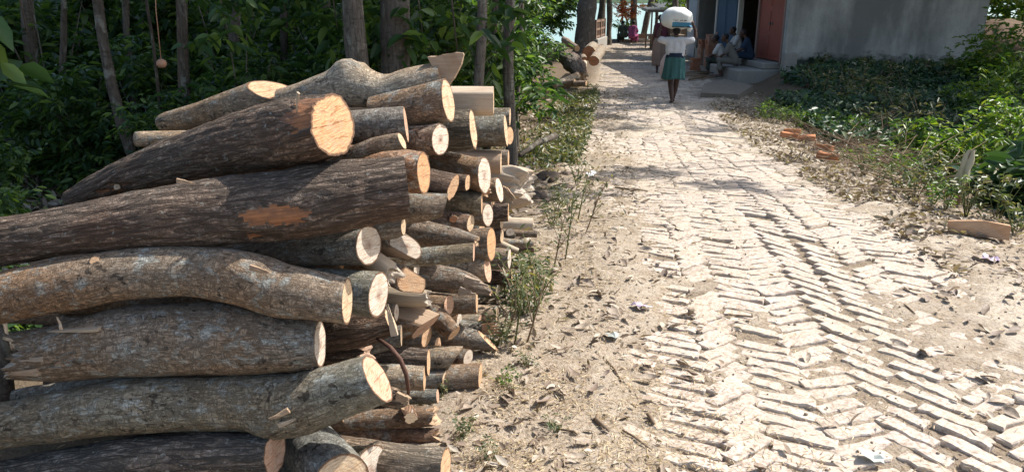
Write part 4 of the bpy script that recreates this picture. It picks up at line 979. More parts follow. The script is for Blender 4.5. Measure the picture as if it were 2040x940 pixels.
# open roadside stall beyond the walkers
q = P(1325, 95, 34.0); t = empty('roadside_stall', (q[0], 34.0, float(zg(q[0], 34.0))), 'dark open stall with a flat roof beyond the walkers', 'stall')
for x in (-0.75, 0.75):
    for y in (-0.6, 0.6):
        mb = MB(); mb.tube([(x, y, -0.1), (x, y, 1.55)], 0.035, 8); ob('post', mb.me('post', [M['wood']], True), t)
mb = MB(); mb.box((0, 0, 1.62), (1.95, 1.6, 0.12), rx=0.05); ob('roof', mb.me('roof', [M['tin']]), t)
mb = MB(); mb.box((0, 0, 0.55), (1.5, 1.2, 0.07)); ob('counter', mb.me('counter', [M['wood']]), t)
for k in range(5):
    mb = MB(); mb.box((-0.62+0.31*k, -0.6, 0.28), (0.27, 0.03, 0.5)); ob('plank', mb.me('plank', [M['wood']]), t)
q = P(1350, 60, 37.5); t = empty('roadside_hut', (q[0]+0.3, 37.6, float(zg(q[0], 37.5))), 'dark hut roof and wall at the end of the road behind the stall', 'hut')
mb = MB(); mb.box((0, 0, 0.8), (1.8, 1.4, 1.7)); ob('wall', mb.me('wall', [M['wood']]), t)
mb = MB(); mb.box((0, -0.15, 1.75), (2.9, 2.1, 0.12), rx=0.10); ob('roof', mb.me('roof', [M['tin']]), t)

# railing with a low wall at the left end of the road
q = P(1188, 82, 33.0); t = empty('railing', (q[0], 33.0, float(zg(q[0], 33.0))), 'brown openwork railing on a low concrete wall at the left of the road end', 'railing', rz=-0.25)
mb = MB(); mb.box((0, 0.9, 0.22), (0.3, 3.0, 0.52), bev=0.03); ob('base_wall', mb.me('base_wall', [M['conc']]), t)
M['rail'] = simple('brown_rail', (0.24, 0.16, 0.12), 0.85, 20, 0.25, 0.3, 0.2)
for y in (-0.5, 0.9, 2.3):
    mb = MB(); mb.box((0, y, 0.86), (0.14, 0.14, 0.78)); ob('post', mb.me('post', [M['rail']]), t)
for z in (0.55, 0.85, 1.18):
    for y0 in (-0.43, 0.97):
        mb = MB(); mb.box((0, y0+0.63, z), (0.09, 1.25, 0.08)); ob('rail', mb.me('rail', [M['rail']]), t)
for y0 in (-0.43, 0.97):
    for k in range(5):
        for z in (0.70, 1.015):
            mb = MB(); mb.box((0, y0+0.15+0.24*k, z), (0.06, 0.06, 0.22 if z < 0.9 else 0.25)); ob('baluster', mb.me('baluster', [M['rail']]), t)
q = P(1262, 83, 38.5)
t = ob('kerb', None)
bpy.data.objects.remove(t)
mb = MB(); mb.box((0, 0, 0.06), (5.2, 0.25, 0.22), -0.0, bev=0.03)
ob('kerb', mb.me('kerb', [M['conc']]), None, (q[0], 38.9, float(zg(q[0], 38.9))), kind='structure')
# low wooden fence boards between leaning trees at the crest
q = P(1300, 78, 39.0); t = empty('board_fence', (q[0], 39.4, -0.7), 'low reddish board fence at the crest behind the seated pair', 'fence')
for k in range(7):
    mb = MB(); mb.box((-1.0+0.33*k, 0, 0.32), (0.3, 0.04, 0.34)); ob('plank', mb.me('plank', [M['rail']]), t)
for x in (-1.1, 0.0, 1.1):
    mb = MB(); mb.tube([(x, 0.04, -0.3), (x, 0.04, 0.6)], 0.03, 8); ob('post', mb.me('post', [M['wood']], True), t)

# orange bricks dropped along the right edge of the road
for k, (px, py, rz, lab) in enumerate(((1578, 266, -0.25, 'orange brick farthest up the right roadside'), (1572, 274, -0.05, 'orange brick lying crossways below the farthest one'), (1606, 280, -0.35, 'longest looking orange brick in the right roadside row'),
                          (1640, 299, -0.9, 'tilted orange brick sunk in the leaves, right roadside'), (1648, 317, -0.45, 'nearest orange brick of the right roadside row'))):
    Yb = 0; 
    for Yt in np.arange(6, 16, 0.02):
        p = P(px, py, Yt)
        if p[2] <= zg(p[0], Yt, False)+0.03: Yb = Yt; break
    o = ob('brick', None)
    bpy.data.objects.remove(o)
    mbk = MB(); mbk.box((0, 0, 0), (0.25, 0.12, 0.075), bev=0.008)
    o = ob('brick', mbk.me('brick', [simple('orange_brick', (0.55, 0.24, 0.12), 0.85, 30, 0.2, 0.4, 0.15)] if k == 0 else [bpy.data.materials['orange_brick']]), None, p+np.array([0, 0, 0.035]), lab, 'brick', 'bricks along the right roadside')
    o.rotation_euler = (0.15*(k % 3-1), 0.12*((k+1) % 3-1), rz)
# chunk of orange wood at the right edge
p0 = None
for Yt in np.arange(3, 9, 0.01):
    p0 = P(1955, 470, Yt)
    if p0[2] <= zg(p0[0], Yt, False)+0.02: break
v = [(-0.17, 0.10, 0), (0.12, -0.10, 0), (0.15, -0.02, 0), (-0.12, 0.16, 0), (-0.18, 0.10, 0.075), (0.11, -0.11, 0.10), (0.15, -0.02, 0.085), (-0.13, 0.17, 0.06), (0.0, 0.0, 0.105), (0.02, 0.07, 0.09)]
f = [(3, 2, 1, 0), (0, 1, 5, 8, 4), (1, 2, 6, 5), (2, 3, 7, 9, 6), (3, 0, 4, 7), (4, 8, 9, 7), (8, 5, 6, 9)]
uv = [(v[x][1]+v[x][2], v[x][0]) for q in f for x in q]
o = ob('wood_chunk', mesh('wood_chunk', v, f, M['bare'], uv, None, False), None, p0, 'flat orange wood chunk on the leaves at the right edge', 'wood chunk', color=(0.62, 0.36, 0.20, 1))
CHUNK = p0
# rag hung on a stake at the right
q = None
for Yt in np.arange(4, 10, 0.01):
    q = P(1906, 415, Yt)
    if q[2] <= zg(q[0], Yt, False): break
RAG = q
mb = MB(); mb.tube([(0.0, 0, -0.1), (0.02, 0.0, 0.42), (0.03, 0.01, 0.47)], [0.014, 0.012, 0.01], 8)
ob('stake', mb.me('stake', [M['twig']], True), None, q, 'thin stake carrying a pale rag at the right roadside', 'stake')
v = []; f = []; n1, n2 = 40, 16
for j in range(n2):
    for i in range(n1):
        t = j/(n2-1); a = i/(n1-1)
        fo = 0.35+0.65*abs(math.sin(a*9.4+0.7*math.sin(t*4))); y = 0.05*math.cos(2*math.pi*a)*fo; x = 0.05*math.sin(2*math.pi*a)*fo*(1+0.2*t)+0.006*math.sin(t*9+a*12)
        v.append((x+0.03+0.05*(1-t)**4*(a-0.3)-0.03*t, y*(0.35+0.65*t), 0.47-0.27*t-0.035*math.sin(a*11)*t))
f = [(j*n1+i, j*n1+(i+1) % n1, (j+1)*n1+(i+1) % n1, (j+1)*n1+i) for j in range(n2-1) for i in range(n1)]
ob('rag', mesh('rag', v, f, simple('pale_cloth', (0.44, 0.40, 0.28), 0.9, 30, 0.15, 0.2, 0.1)), None, q, 'pale yellowish rag draped over the thin stake', 'rag')
# ------------------------------------------------------------------ people
M['skin'] = simple('dark_skin', (0.085, 0.045, 0.032), 0.55, 20, 0.12, 0.1, 0.4)
M['hair'] = simple('black_hair', (0.012, 0.010, 0.010), 0.6, 60, 0.3, 0.4, 0.3)
def cloth(name, c, stripes=False):
    m, n, l, b = mat(name); tc = nn(n, 'ShaderNodeTexCoord')
    f = noise(n, l, tc.outputs['Object'], 12, 4); f2 = noise(n, l, mapping(n, l, tc.outputs['Object'], (70, 70, 7)), 1.0, 3)
    col = mix(n, l, f, [x*0.85 for x in c], [min(1, x*1.12) for x in c])
    col = mix(n, l, ramp(n, l, f2, [(0.4, g(0.3)), (0.6, g(0))]), col, [x*0.7 for x in c])
    l.new(col, b.inputs['Base Color']); b.inputs['Roughness'].default_value = 0.9; b.inputs['Specular IOR Level'].default_value = 0.1
    bump(n, l, b, f2, 0.4, 0.01); return m
def chains(cs, n=12):
    mb = MB()
    for pts, rad in cs:
        pts = [np.asarray(p, float) for p in pts]
        mb.tube(pts, rad, n)
        for p, r in zip(pts, rad if hasattr(rad, '__len__') else [rad]*len(pts)): mb.ball(p, r*0.995, n)
    return mb
def body_obj(name, cs, material, parent, voxel=0.011, smooth=4, wr=0.0):
    o = ob(name, chains(cs).me(name, [material], True), parent)
    md = o.modifiers.new('remesh', 'REMESH'); md.mode = 'VOXEL'; md.voxel_size = voxel; md.use_smooth_shade = True
    sm = o.modifiers.new('smooth', 'SMOOTH'); sm.factor = 0.5; sm.iterations = smooth
    return o
def hand(w, d, side, curl=0.6, s=1.0):
    """palm + five unequal bent fingers leaving wrist w along d; side: direction from the thumb to the little finger"""
    w, d, side = (np.asarray(a, float) for a in (w, d, side)); d /= np.linalg.norm(d); side -= d*np.dot(d, side); side /= np.linalg.norm(side)
    pn = np.cross(d, side); out = [([w, w+d*0.05*s, w+d*0.085*s], [0.022*s, 0.027*s, 0.025*s]), ([w+d*0.05*s-side*0.018, w+d*0.085*s-side*0.022], [0.02*s, 0.017*s]), ([w+d*0.05*s+side*0.018, w+d*0.08*s+side*0.022], [0.02*s, 0.016*s])]
    for k, L in enumerate((0.070, 0.078, 0.073, 0.058)):
        b = w+d*0.085*s+side*(-0.03+0.02*k)*s; c = curl*(0.8+0.12*k)
        p1 = b+(d*math.cos(c*0.5)+pn*math.sin(c*0.5)+side*(k-1.5)*0.08)*L*0.5*s; p2 = p1+(d*math.cos(c*1.4)+pn*math.sin(c*1.4))*L*0.5*s
        out.append(([b, p1, p2], [0.0095*s, 0.009*s, 0.0075*s]))
    t0 = w+d*0.03*s-side*0.024*s; t1 = t0+(d*0.6-side*0.7+pn*0.2)*0.04*s; t2 = t1+(d*0.9-side*0.1+pn*0.3)*0.03*s
    out.append(([t0, t1, t2], [0.013*s, 0.011*s, 0.0085*s])); return out
def head_parts(c, f, up=(0, 0, 1), s=1.0):
    """head centre c, facing f: skull, jaw, nose, ears, lips, brow"""
    c, f, up = (np.asarray(a, float) for a in (c, f, up)); f /= np.linalg.norm(f); up -= f*np.dot(up, f); up /= np.linalg.norm(up); r = np.cross(f, up)
    q = lambda a, b, d: c+f*a*s+r*b*s+up*d*s
    return [([q(-.022, 0, .032), q(.012, 0, .034)], [.080*s, .078*s]), ([q(.0, 0, .0), q(.035, 0, -.05)], [.070*s, .052*s]), ([q(.045, 0, -.085), q(.052, 0, -.09)], [.034*s, .030*s]),
            ([q(.078, 0, .012), q(.100, 0, -.022)], [.009*s, .014*s]), ([q(.083, -.016, -.055), q(.083, .016, -.055)], [.009*s, .009*s]), ([q(.073, -.03, .022), q(.073, .03, .022)], [.013*s, .013*s]),
            ([q(-.005, .076, -.015), q(-.012, .080, .02)], [.013*s, .016*s]), ([q(-.005, -.076, -.015), q(-.012, -.080, .02)], [.013*s, .016*s])], [q(.077, .03, .002), q(.077, -.03, .002)]
def add_face(eyes, parent, s=1.0):
    for e in eyes:
        mb = MB(); mb.ball(e, 0.0115*s, 8); ob('eye', mb.me('eye', [M['eye']], True), parent)
M['eye'] = simple('eye', (0.35, 0.32, 0.29), 0.3, 5, 0.05, 0.0, 0.5)
def hair_cap(c, f, parent, s=1.0, bun=False):
    c = np.asarray(c, float); f = np.asarray(f, float); f /= np.linalg.norm(f)
    mb = MB(); mb.ball(c-f*0.03*s+np.array([0, 0, 0.045*s]), (0.086*s, 0.092*s, 0.074*s), 14); mb.ball(c-f*0.055*s+np.array([0, 0, 0.0]), (0.068*s, 0.045*s, 0.07*s), 12)
    if bun: mb.ball(c-f*0.11*s+np.array([0, 0, -0.03]), 0.05*s, 10)
    o = ob('hair', mb.me('hair', [M['hair']], True), parent)
    md = o.modifiers.new('remesh', 'REMESH'); md.mode = 'VOXEL'; md.voxel_size = 0.012; md.use_smooth_shade = True
def skirt(name, rings, material, parent, folds=11, amp=0.012, seed=0):
    """rings: (centre x, y, z, rx, ry)"""
    r = np.random.default_rng(seed); n = 72; v = []; f = []; ph = r.random(4)*6
    pts = []
    for i in range(len(rings)-1):
        for t in np.linspace(0, 1, 6, endpoint=False): pts.append(np.array(rings[i])*(1-t)+np.array(rings[i+1])*t)
    pts.append(np.array(rings[-1])); m = len(pts)
    for j, (x, y, z, rx, ry) in enumerate(pts):
        t = j/(m-1)
        for k in range(n):
            a = 2*math.pi*k/n; w_ = amp*(0.25+t)*(math.sin(folds*a+ph[0]+t*1.5)+0.6*math.sin((folds*2-3)*a+ph[1]-t*2)+0.5*math.sin(5*a+ph[2]+t*3))
            v.append((x+(rx+w_)*math.cos(a), y+(ry+w_)*math.sin(a), z+0.012*math.sin(3*a+ph[3])*t))
    f = [(j*n+(k+1) % n, j*n+k, (j+1)*n+k, (j+1)*n+(k+1) % n) for j in range(m-1) for k in range(n)]
    o = ob(name, mesh(name, v, f, material), parent)
    sd_ = o.modifiers.new('solid', 'SOLIDIFY'); sd_.thickness = 0.006
    return o

# man with the sack, walking away
Y1 = 15.9; p1 = P(1339, 205, Y1); z1 = float(zg(p1[0], Y1, False))
man = empty('person', (p1[0], Y1, z1), 'barefoot person in white t-shirt and green wrap carrying a white sack on the head', 'person', rz=-rdir)
hc = (0.0, 0.02, 1.475); hp_, eyes = head_parts(hc, (0, 1, -0.05), s=0.95)
cs = hp_ + [
 ([(0, 0.0, 1.30), (0, 0.01, 1.42)], [0.055, 0.05]),
 ([(-0.07, 0, 0.92), (-0.09, 0.0, 1.12), (-0.12, 0, 1.28)], [0.10, 0.085, 0.075]), ([(0.07, 0, 0.92), (0.09, 0.0, 1.12), (0.12, 0, 1.28)], [0.10, 0.085, 0.075]),
 ([(-0.12, 0, 1.29), (0.12, 0, 1.29)], [0.065, 0.065]),
 # right arm: out, up to the sack
 ([(0.15, 0, 1.29), (0.29, -0.01, 1.30), (0.40, 0.02, 1.35)], [0.058, 0.05, 0.042]), ([(0.40, 0.02, 1.35), (0.385, 0.04, 1.50), (0.345, 0.06, 1.60)], [0.042, 0.036, 0.027]),
 ([(-0.15, 0, 1.29), (-0.28, 0.0, 1.31), (-0.37, 0.03, 1.37)], [0.058, 0.05, 0.042]), ([(-0.37, 0.03, 1.37), (-0.345, 0.05, 1.50), (-0.30, 0.07, 1.60)], [0.042, 0.036, 0.027]),
 # legs
 ([(-0.075, 0.0, 0.86), (-0.06, 0.06, 0.46), (-0.035, -0.03, 0.24), (-0.02, -0.10, 0.085)], [0.095, 0.06, 0.055, 0.034]),
 ([(-0.02, -0.125, 0.04), (-0.02, -0.08, 0.035), (-0.025, 0.02, 0.025), (-0.028, 0.07, 0.018)], [0.032, 0.036, 0.030, 0.018]),
 ([(0.075, 0.0, 0.86), (0.075, 0.12, 0.47), (0.055, 0.16, 0.26), (0.03, 0.15, 0.085)], [0.095, 0.06, 0.055, 0.034]),
 ([(0.03, 0.12, 0.04), (0.03, 0.17, 0.035), (0.035, 0.27, 0.025), (0.037, 0.32, 0.018)], [0.032, 0.036, 0.030, 0.018])]
cs += hand((0.34, 0.06, 1.60), (-0.25, 0.1, 1.0), (0, 1, 0), 0.9) + hand((-0.295, 0.07, 1.60), (0.3, 0.1, 1.0), (0, 1, 0), 0.9)
body_obj('body', cs, M['skin'], man, 0.0085)
add_face(eyes, man); hair_cap(hc, (0, 1, 0), man)
M['whiteshirt'] = cloth('white_tshirt', (0.62, 0.62, 0.64)); M['greenwrap'] = cloth('green_wrap', (0.055, 0.135, 0.135)); M['waist'] = cloth('dark_waist', (0.025, 0.035, 0.06))
sh = [([(-0.085, 0, 0.99), (-0.10, 0.0, 1.12), (-0.125, 0, 1.285)], [0.115, 0.108, 0.088]), ([(0.085, 0, 0.99), (0.10, 0.0, 1.12), (0.125, 0, 1.285)], [0.115, 0.108, 0.088]), ([(0, 0, 1.0), (0, 0, 1.2)], [0.12, 0.115]), ([(-0.13, 0, 1.29), (0.13, 0, 1.29)], [0.085, 0.085]),
      ([(0.13, 0, 1.29), (0.24, -0.005, 1.29), (0.325, 0.0, 1.305)], [0.082, 0.075, 0.074]), ([(-0.13, 0, 1.29), (-0.24, 0, 1.29), (-0.31, 0.01, 1.31)], [0.082, 0.075, 0.074])]
shirt = body_obj('tshirt', sh, M['whiteshirt'], man, 0.014, 3)
dt = bpy.data.textures.new('wrinkle', 'CLOUDS'); dt.noise_scale = 0.09
dm = shirt.modifiers.new('wrinkles', 'DISPLACE'); dm.texture = dt; dm.strength = 0.02; dm.mid_level = 0.5
skirt('wrap_skirt', [(0, 0, 1.00, 0.185, 0.13), (0.0, 0, 0.90, 0.205, 0.15), (0.0, 0.02, 0.70, 0.215, 0.17), (-0.005, 0.03, 0.50, 0.235, 0.19)], M['greenwrap'], man, 9, 0.012, 1)
skirt('waist_band', [(0, 0, 1.045, 0.19, 0.135), (0, 0, 0.985, 0.198, 0.142), (0, 0, 0.955, 0.20, 0.146)], M['waist'], man, 5, 0.004, 2)

man.scale = (0.97, 0.97, 0.965)
# sack on the head
def sack_mat():
    m, n, l, b = mat('woven_sack'); tc = nn(n, 'ShaderNodeTexCoord'); V = tc.outputs['Object']
    sp = nn(n, 'ShaderNodeSeparateXYZ'); l.new(V, sp.inputs[0])
    f = noise(n, l, V, 9, 4); c = mix(n, l, f, (0.66, 0.67, 0.64), (0.80, 0.81, 0.78))
    def band(s, a, b_):
        return math_(n, l, 'MULTIPLY', math_(n, l, 'GREATER_THAN', s, a), math_(n, l, 'LESS_THAN', s, b_))
    wav = math_(n, l, 'MULTIPLY_ADD', f, 0.03); n[-1].inputs[2].default_value = -0.015
    zz = math_(n, l, 'ADD', sp.outputs[2], wav)
    blue = math_(n, l, 'MULTIPLY', band(zz, -0.155, -0.072), band(sp.outputs[0], -0.09, 0.40))
    c = mix(n, l, blue, c, (0.05, 0.24, 0.42))
    c = mix(n, l, math_(n, l, 'MULTIPLY', band(zz, -0.175, -0.155), band(sp.outputs[0], -0.09, 0.40)), c, (0.03, 0.05, 0.05))
    # a line of small dark print above the band, too small to read
    lt = noise(n, l, mapping(n, l, V, (62, 1, 30)), 1.0, 1); ltm = math_(n, l, 'GREATER_THAN', lt, 0.47)
    gap = math_(n, l, 'GREATER_THAN', math_(n, l, 'ABSOLUTE', math_(n, l, 'SUBTRACT', sp.outputs[0], 0.04)), 0.015)
    pr = math_(n, l, 'MULTIPLY', math_(n, l, 'MULTIPLY', band(zz, -0.052, -0.028), band(sp.outputs[0], -0.08, 0.19)), math_(n, l, 'MULTIPLY', ltm, gap))
    c = mix(n, l, pr, c, (0.06, 0.07, 0.06))
    l.new(c, b.inputs['Base Color']); b.inputs['Roughness'].default_value = 0.6
    bump(n, l, b, f, 0.5, 0.02); return m
M['sack'] = sack_mat()
def sack(dims, material, name, seed, **k):
    nu, nv_ = 40, 24; v = []; f = []
    for j in range(nv_+1):
        ph = math.pi*j/nv_-math.pi/2
        for i in range(nu):
            a = 2*math.pi*i/nu
            e = 0.9; cx_ = math.copysign(abs(math.cos(a))**e, math.cos(a)); sx_ = math.copysign(abs(math.sin(a))**e, math.sin(a))
            cp_ = abs(math.cos(ph))**0.82; sp_ = math.copysign(abs(math.sin(ph))**0.95, math.sin(ph))
            p = np.array([cx_*cp_, sx_*cp_, sp_])
            p = p*(1+0.09*(fbm(np.array([p*2.2+5]), seed, 2)[0]-0.5)*2)
            p = p*np.array(dims)/2
            if p[2] > 0: p[0] *= 1-0.35*(p[2]/dims[2])**1.5
            v.append(p)
    f = [(j*nu+i, j*nu+(i+1) % nu, (j+1)*nu+(i+1) % nu, (j+1)*nu+i) for j in range(nv_) for i in range(nu)]
    return mesh(name, v, f, material)
so = ob('sack', sack((0.64, 0.46, 0.44), M['sack'], 'sack', 4), None, (p1[0]-0.005, Y1+0.04, z1+1.685), 'full white woven sack with a blue band, carried on the head', 'sack')
so.rotation_euler = (0, 0.03, -rdir)
mb = MB(); mb.ball((0.27, -0.06, -0.19), (0.055, 0.05, 0.065), 10); mb.tube([(0.24, -0.05, -0.15), (0.29, -0.06, -0.26)], [0.03, 0.012], 8); ob('tied_corner', mb.me('tied_corner', [M['sack']], True), so)

# woman walking ahead
Y2 = 22.6; p2 = P(1313, 144, Y2); z2 = float(zg(p2[0], Y2, False))
wm = empty('person', (p2[0], Y2, z2), 'person in a long grey-brown skirt and dark top walking ahead, a child-sized gap left of the sack carrier', 'person', rz=-rdir)
wm['label'] = 'person in long grey-brown skirt and dark maroon top walking ahead of the sack carrier'
hc = (-0.03, 0.03, 1.52); hp_, eyes = head_parts(hc, (0, 1, -0.03), s=0.98)
cs = hp_ + [([(0, 0, 1.33), (-0.02, 0.02, 1.46)], [0.05, 0.048]), ([(-0.07, 0, 0.92), (-0.075, 0, 1.1), (-0.115, 0, 1.31)], [0.11, 0.08, 0.07]), ([(0.07, 0, 0.92), (0.075, 0, 1.1), (0.115, 0, 1.31)], [0.11, 0.08, 0.07]), ([(-0.13, 0, 1.33), (0.13, 0, 1.33)], [0.06, 0.06]),
 ([(-0.165, 0, 1.32), (-0.21, -0.02, 1.06), (-0.215, 0.04, 0.82)], [0.052, 0.042, 0.026]), ([(0.165, 0, 1.32), (0.22, -0.02, 1.06), (0.215, 0.06, 0.82)], [0.052, 0.042, 0.026]),
 ([(-0.08, 0, 0.9), (-0.075, 0.05, 0.48), (-0.065, -0.06, 0.085)], [0.1, 0.06, 0.034]), ([(-0.065, -0.09, 0.04), (-0.066, 0.03, 0.03), (-0.068, 0.10, 0.018)], [0.032, 0.032, 0.018]),
 ([(0.08, 0, 0.9), (0.075, 0.1, 0.48), (0.065, 0.14, 0.085)], [0.1, 0.06, 0.034]), ([(0.065, 0.11, 0.04), (0.066, 0.23, 0.03), (0.068, 0.30, 0.018)], [0.032, 0.032, 0.018])]
cs += hand((-0.215, 0.04, 0.81), (0, 0.1, -1), (0, -1, 0), 0.5) + hand((0.215, 0.06, 0.81), (0, 0.1, -1), (0, -1, 0), 0.5)
body_obj('body', cs, M['skin'], wm, 0.0095); add_face(eyes, wm); hair_cap(hc, (0, 1, 0), wm, 1.0, True)
M['maroon'] = cloth('maroon_top', (0.10, 0.035, 0.05)); M['brownskirt'] = cloth('grey_brown_skirt', (0.27, 0.20, 0.165))
body_obj('blouse', [([(-0.08, 0, 0.98), (-0.085, 0, 1.12), (-0.12, 0, 1.31)], [0.105, 0.098, 0.083]), ([(0.08, 0, 0.98), (0.085, 0, 1.12), (0.12, 0, 1.31)], [0.105, 0.098, 0.083]), ([(-0.13, 0, 1.33), (0.13, 0, 1.33)], [0.075, 0.075])], M['maroon'], wm, 0.014, 3)
skirt('long_skirt', [(0, 0, 1.02, 0.17, 0.125), (0, 0, 0.88, 0.21, 0.16), (0, 0.02, 0.5, 0.225, 0.19), (0, 0.03, 0.20, 0.20, 0.19)], M['brownskirt'], wm, 10, 0.014, 5)
# pinkish sack standing on the road between the two walkers
p3 = P(1329, 156, 20.4)
ob('sack', sack((0.42, 0.36, 0.70), cloth('pink_sacking', (0.50, 0.38, 0.34)), 'sack', 9), None, (p3[0], 20.4, float(zg(p3[0], 20.4, False))+0.33), 'pinkish sack standing on the road behind the green wrap', 'sack')

def seated(px, py, Y, zseat, yaw, label, top, bottom, s=1.0, lean=0.25, headyaw=0.0, step=0.36):
    p = P(px, py, Y)
    t = empty('person', (p[0], Y, zseat), label, 'person', 'people sitting on the door step', yaw)
    hc = (0.0, 0.10+lean*0.5, 0.66); f = (math.sin(headyaw), math.cos(headyaw), -0.15)
    hq, eyes = head_parts(hc, f, s=0.95)
    cs = hq+[([(0, lean*0.42+0.02, 0.50), (0, lean*0.5+0.06, 0.62)], [0.052, 0.048]), ([(-0.07, 0, 0.09), (-0.09, lean*0.25, 0.28), (-0.12, lean*0.4, 0.46)], [0.105, 0.095, 0.072]), ([(0.07, 0, 0.09), (0.09, lean*0.25, 0.28), (0.12, lean*0.4, 0.46)], [0.105, 0.095, 0.072]),
     ([(-0.12, lean*0.4, 0.48), (0.12, lean*0.4, 0.48)], [0.062, 0.062])]
    for sx in (-1, 1):
        cs += [([(sx*0.16, lean*0.4, 0.47), (sx*0.22, lean*0.4+0.10, 0.26), (sx*0.12, 0.40, 0.17)], [0.052, 0.043, 0.028]), ([(sx*0.08, 0.02, 0.08), (sx*0.13, 0.40, 0.10)], [0.09, 0.062]), ([(sx*0.13, 0.40, 0.09), (sx*0.12, 0.37, -step*0.5), (sx*0.12, 0.34, 0.085-step)], [0.06, 0.055, 0.036]), ([(sx*0.12, 0.32, 0.035-step), (sx*0.125, 0.42, 0.03-step), (sx*0.13, 0.52, 0.018-step)], [0.033, 0.033, 0.018])]
        cs += hand((sx*0.12, 0.40, 0.17), (-sx*0.3, 0.9, -0.35), (sx, 0, 0), 0.7)
    body_obj('body', cs, M['skin'], t, 0.013, 3); add_face(eyes, t); hair_cap(hc, f, t, 0.97)
    body_obj('shirt', [([(-0.075, 0, 0.08), (-0.09, lean*0.25, 0.28), (-0.12, lean*0.4, 0.46)], [0.125, 0.115, 0.088]), ([(0.075, 0, 0.08), (0.09, lean*0.25, 0.28), (0.12, lean*0.4, 0.46)], [0.125, 0.115, 0.088]), ([(-0.12, lean*0.4, 0.48), (0.12, lean*0.4, 0.48)], [0.078, 0.078])]
       + [([(sx*0.15, lean*0.4, 0.47), (sx*0.21, lean*0.4+0.09, 0.30)], [0.07, 0.066]) for sx in (-1, 1)], top, t, 0.017, 3)
    body_obj('wrap_skirt', [([(sx*0.07, 0.0, 0.08), (sx*0.12, 0.40, 0.09), (sx*0.12, 0.38, -0.12)], [0.12, 0.085, 0.085]) for sx in (-1, 1)] + [([(0, 0.05, 0.08), (0, 0.38, 0.06), (0, 0.37, -0.10)], [0.10, 0.075, 0.07])], bottom, t, 0.017, 3)
    return t
HB = -0.6
M['greyc'] = cloth('grey_cloth', (0.16, 0.155, 0.14)); M['bluec'] = cloth('dark_blue_cloth', (0.03, 0.05, 0.085)); M['dkgreen'] = cloth('dark_green_cloth', (0.05, 0.065, 0.055)); M['offwhite'] = cloth('offwhite_shirt', (0.55, 0.53, 0.5))
seated(1463, 132, 20.9, HB+0.40, 1.25, 'person in grey shirt hunched on the step nearest to the road', M['greyc'], M['greyc'], lean=0.42)
seated(1441, 122, 22.2, HB+0.30, 1.15, 'person in off-white shirt and dark green wrap at the left of the seated group', M['offwhite'], M['dkgreen'], lean=0.35)
seated(1473, 108, 22.6, HB+0.52, 1.5, 'person in white shirt sitting behind the hunched grey one', M['offwhite'], M['bluec'], lean=0.3)
seated(1494, 118, 21.4, HB+0.50, 1.35, 'person in dark blue clothes leaning at the red door', M['bluec'], M['bluec'], lean=0.3)
q = P(1243, 80, 38.2); t_ = seated(1243, 81, 38.4, float(zg(q[0], 38.4))+0.28, 0.3, 'person in dark clothes sitting at the end of the road', M['dkgreen'], M['dkgreen'], step=0.28); t_['group'] = 'pair sitting at the road end'
M['magenta'] = cloth('magenta_cloth', (0.36, 0.10, 0.22))
t_ = seated(1258, 81, 38.3, float(zg(P(1258, 81, 38.3)[0], 38.3))+0.28, -0.5, 'person in magenta clothes sitting at the end of the road', M['magenta'], M['magenta'], step=0.28); t_['group'] = 'pair sitting at the road end'
# ------------------------------------------------------------------ plants
def leaves(c, d, nrm, L, wr=0.38, fold=0.25, droop=0.25):
    """c base points, d directions, nrm approximate normals, L lengths -> verts (6 per leaf), quads (2 per leaf)"""
    d = d/(np.linalg.norm(d, axis=1)[:, None]+1e-9)
    sd_ = np.cross(d, nrm); sd_ /= np.linalg.norm(sd_, axis=1)[:, None]+1e-9
    n_ = np.cross(sd_, d); L = L[:, None]; W = L*wr*0.5
    b = c; t = c+d*L-n_*L*droop
    l1 = c+d*L*0.30+sd_*W*0.92+n_*W*fold; l2 = c+d*L*0.66-n_*L*droop*0.35+sd_*W*0.80+n_*W*fold
    r1 = c+d*L*0.30-sd_*W*0.92+n_*W*fold; r2 = c+d*L*0.66-n_*L*droop*0.35-sd_*W*0.80+n_*W*fold
    v = np.stack([b, l1, l2, t, r2, r1], 1).reshape(-1, 3)
    k = np.arange(len(c))[:, None]*6
    q = np.concatenate([k+np.array([[0, 3, 2, 1]]), k+np.array([[0, 5, 4, 3]])], 1).reshape(-1, 4)
    return v, q
def rdirs(n, r, up=0.0, flat=1.0):
    d = r.normal(size=(n, 3)); d[:, 2] = d[:, 2]*flat+up; return d/np.linalg.norm(d, axis=1)[:, None]
def spray_cloud(r, nsp, centre, radii_, per, L0, L1, spread, wr=0.38, hollow=0.35, droop=0.25, up=-0.1):
    """sprays: short twigs with leaves along both sides, spread through an ellipsoid volume"""
    p = rdirs(nsp, r)*(hollow+(1-hollow)*r.random((nsp, 1))**0.6)
    p = p*np.asarray(radii_)+np.asarray(centre)
    ax = rdirs(nsp, r, up, 0.5); C_, D_, L_ = [], [], []
    ln = spread*(0.6+0.8*r.random(nsp))
    sdv = np.cross(ax, [0, 0, 1.0]); sdv /= np.linalg.norm(sdv, axis=1)[:, None]+1e-9
    for k in range(per):
        t = (k+0.5)/per; sg = 1 if k % 2 else -1
        C_.append(p+ax*(ln*t)[:, None]+r.normal(0, 0.008, p.shape))
        D_.append(ax*0.55+sdv*sg*0.8+r.normal(0, 0.28, p.shape)+np.array([0, 0, -0.15]))
        L_.append(L0+(L1-L0)*r.random(nsp))
    c = np.concatenate(C_); d = np.concatenate(D_); Ls = np.concatenate(L_)
    nrm = np.array([0, 0, 1.0])+r.normal(0, 0.45, c.shape)
    return leaves(c, d, nrm, Ls, wr, 0.22, droop)
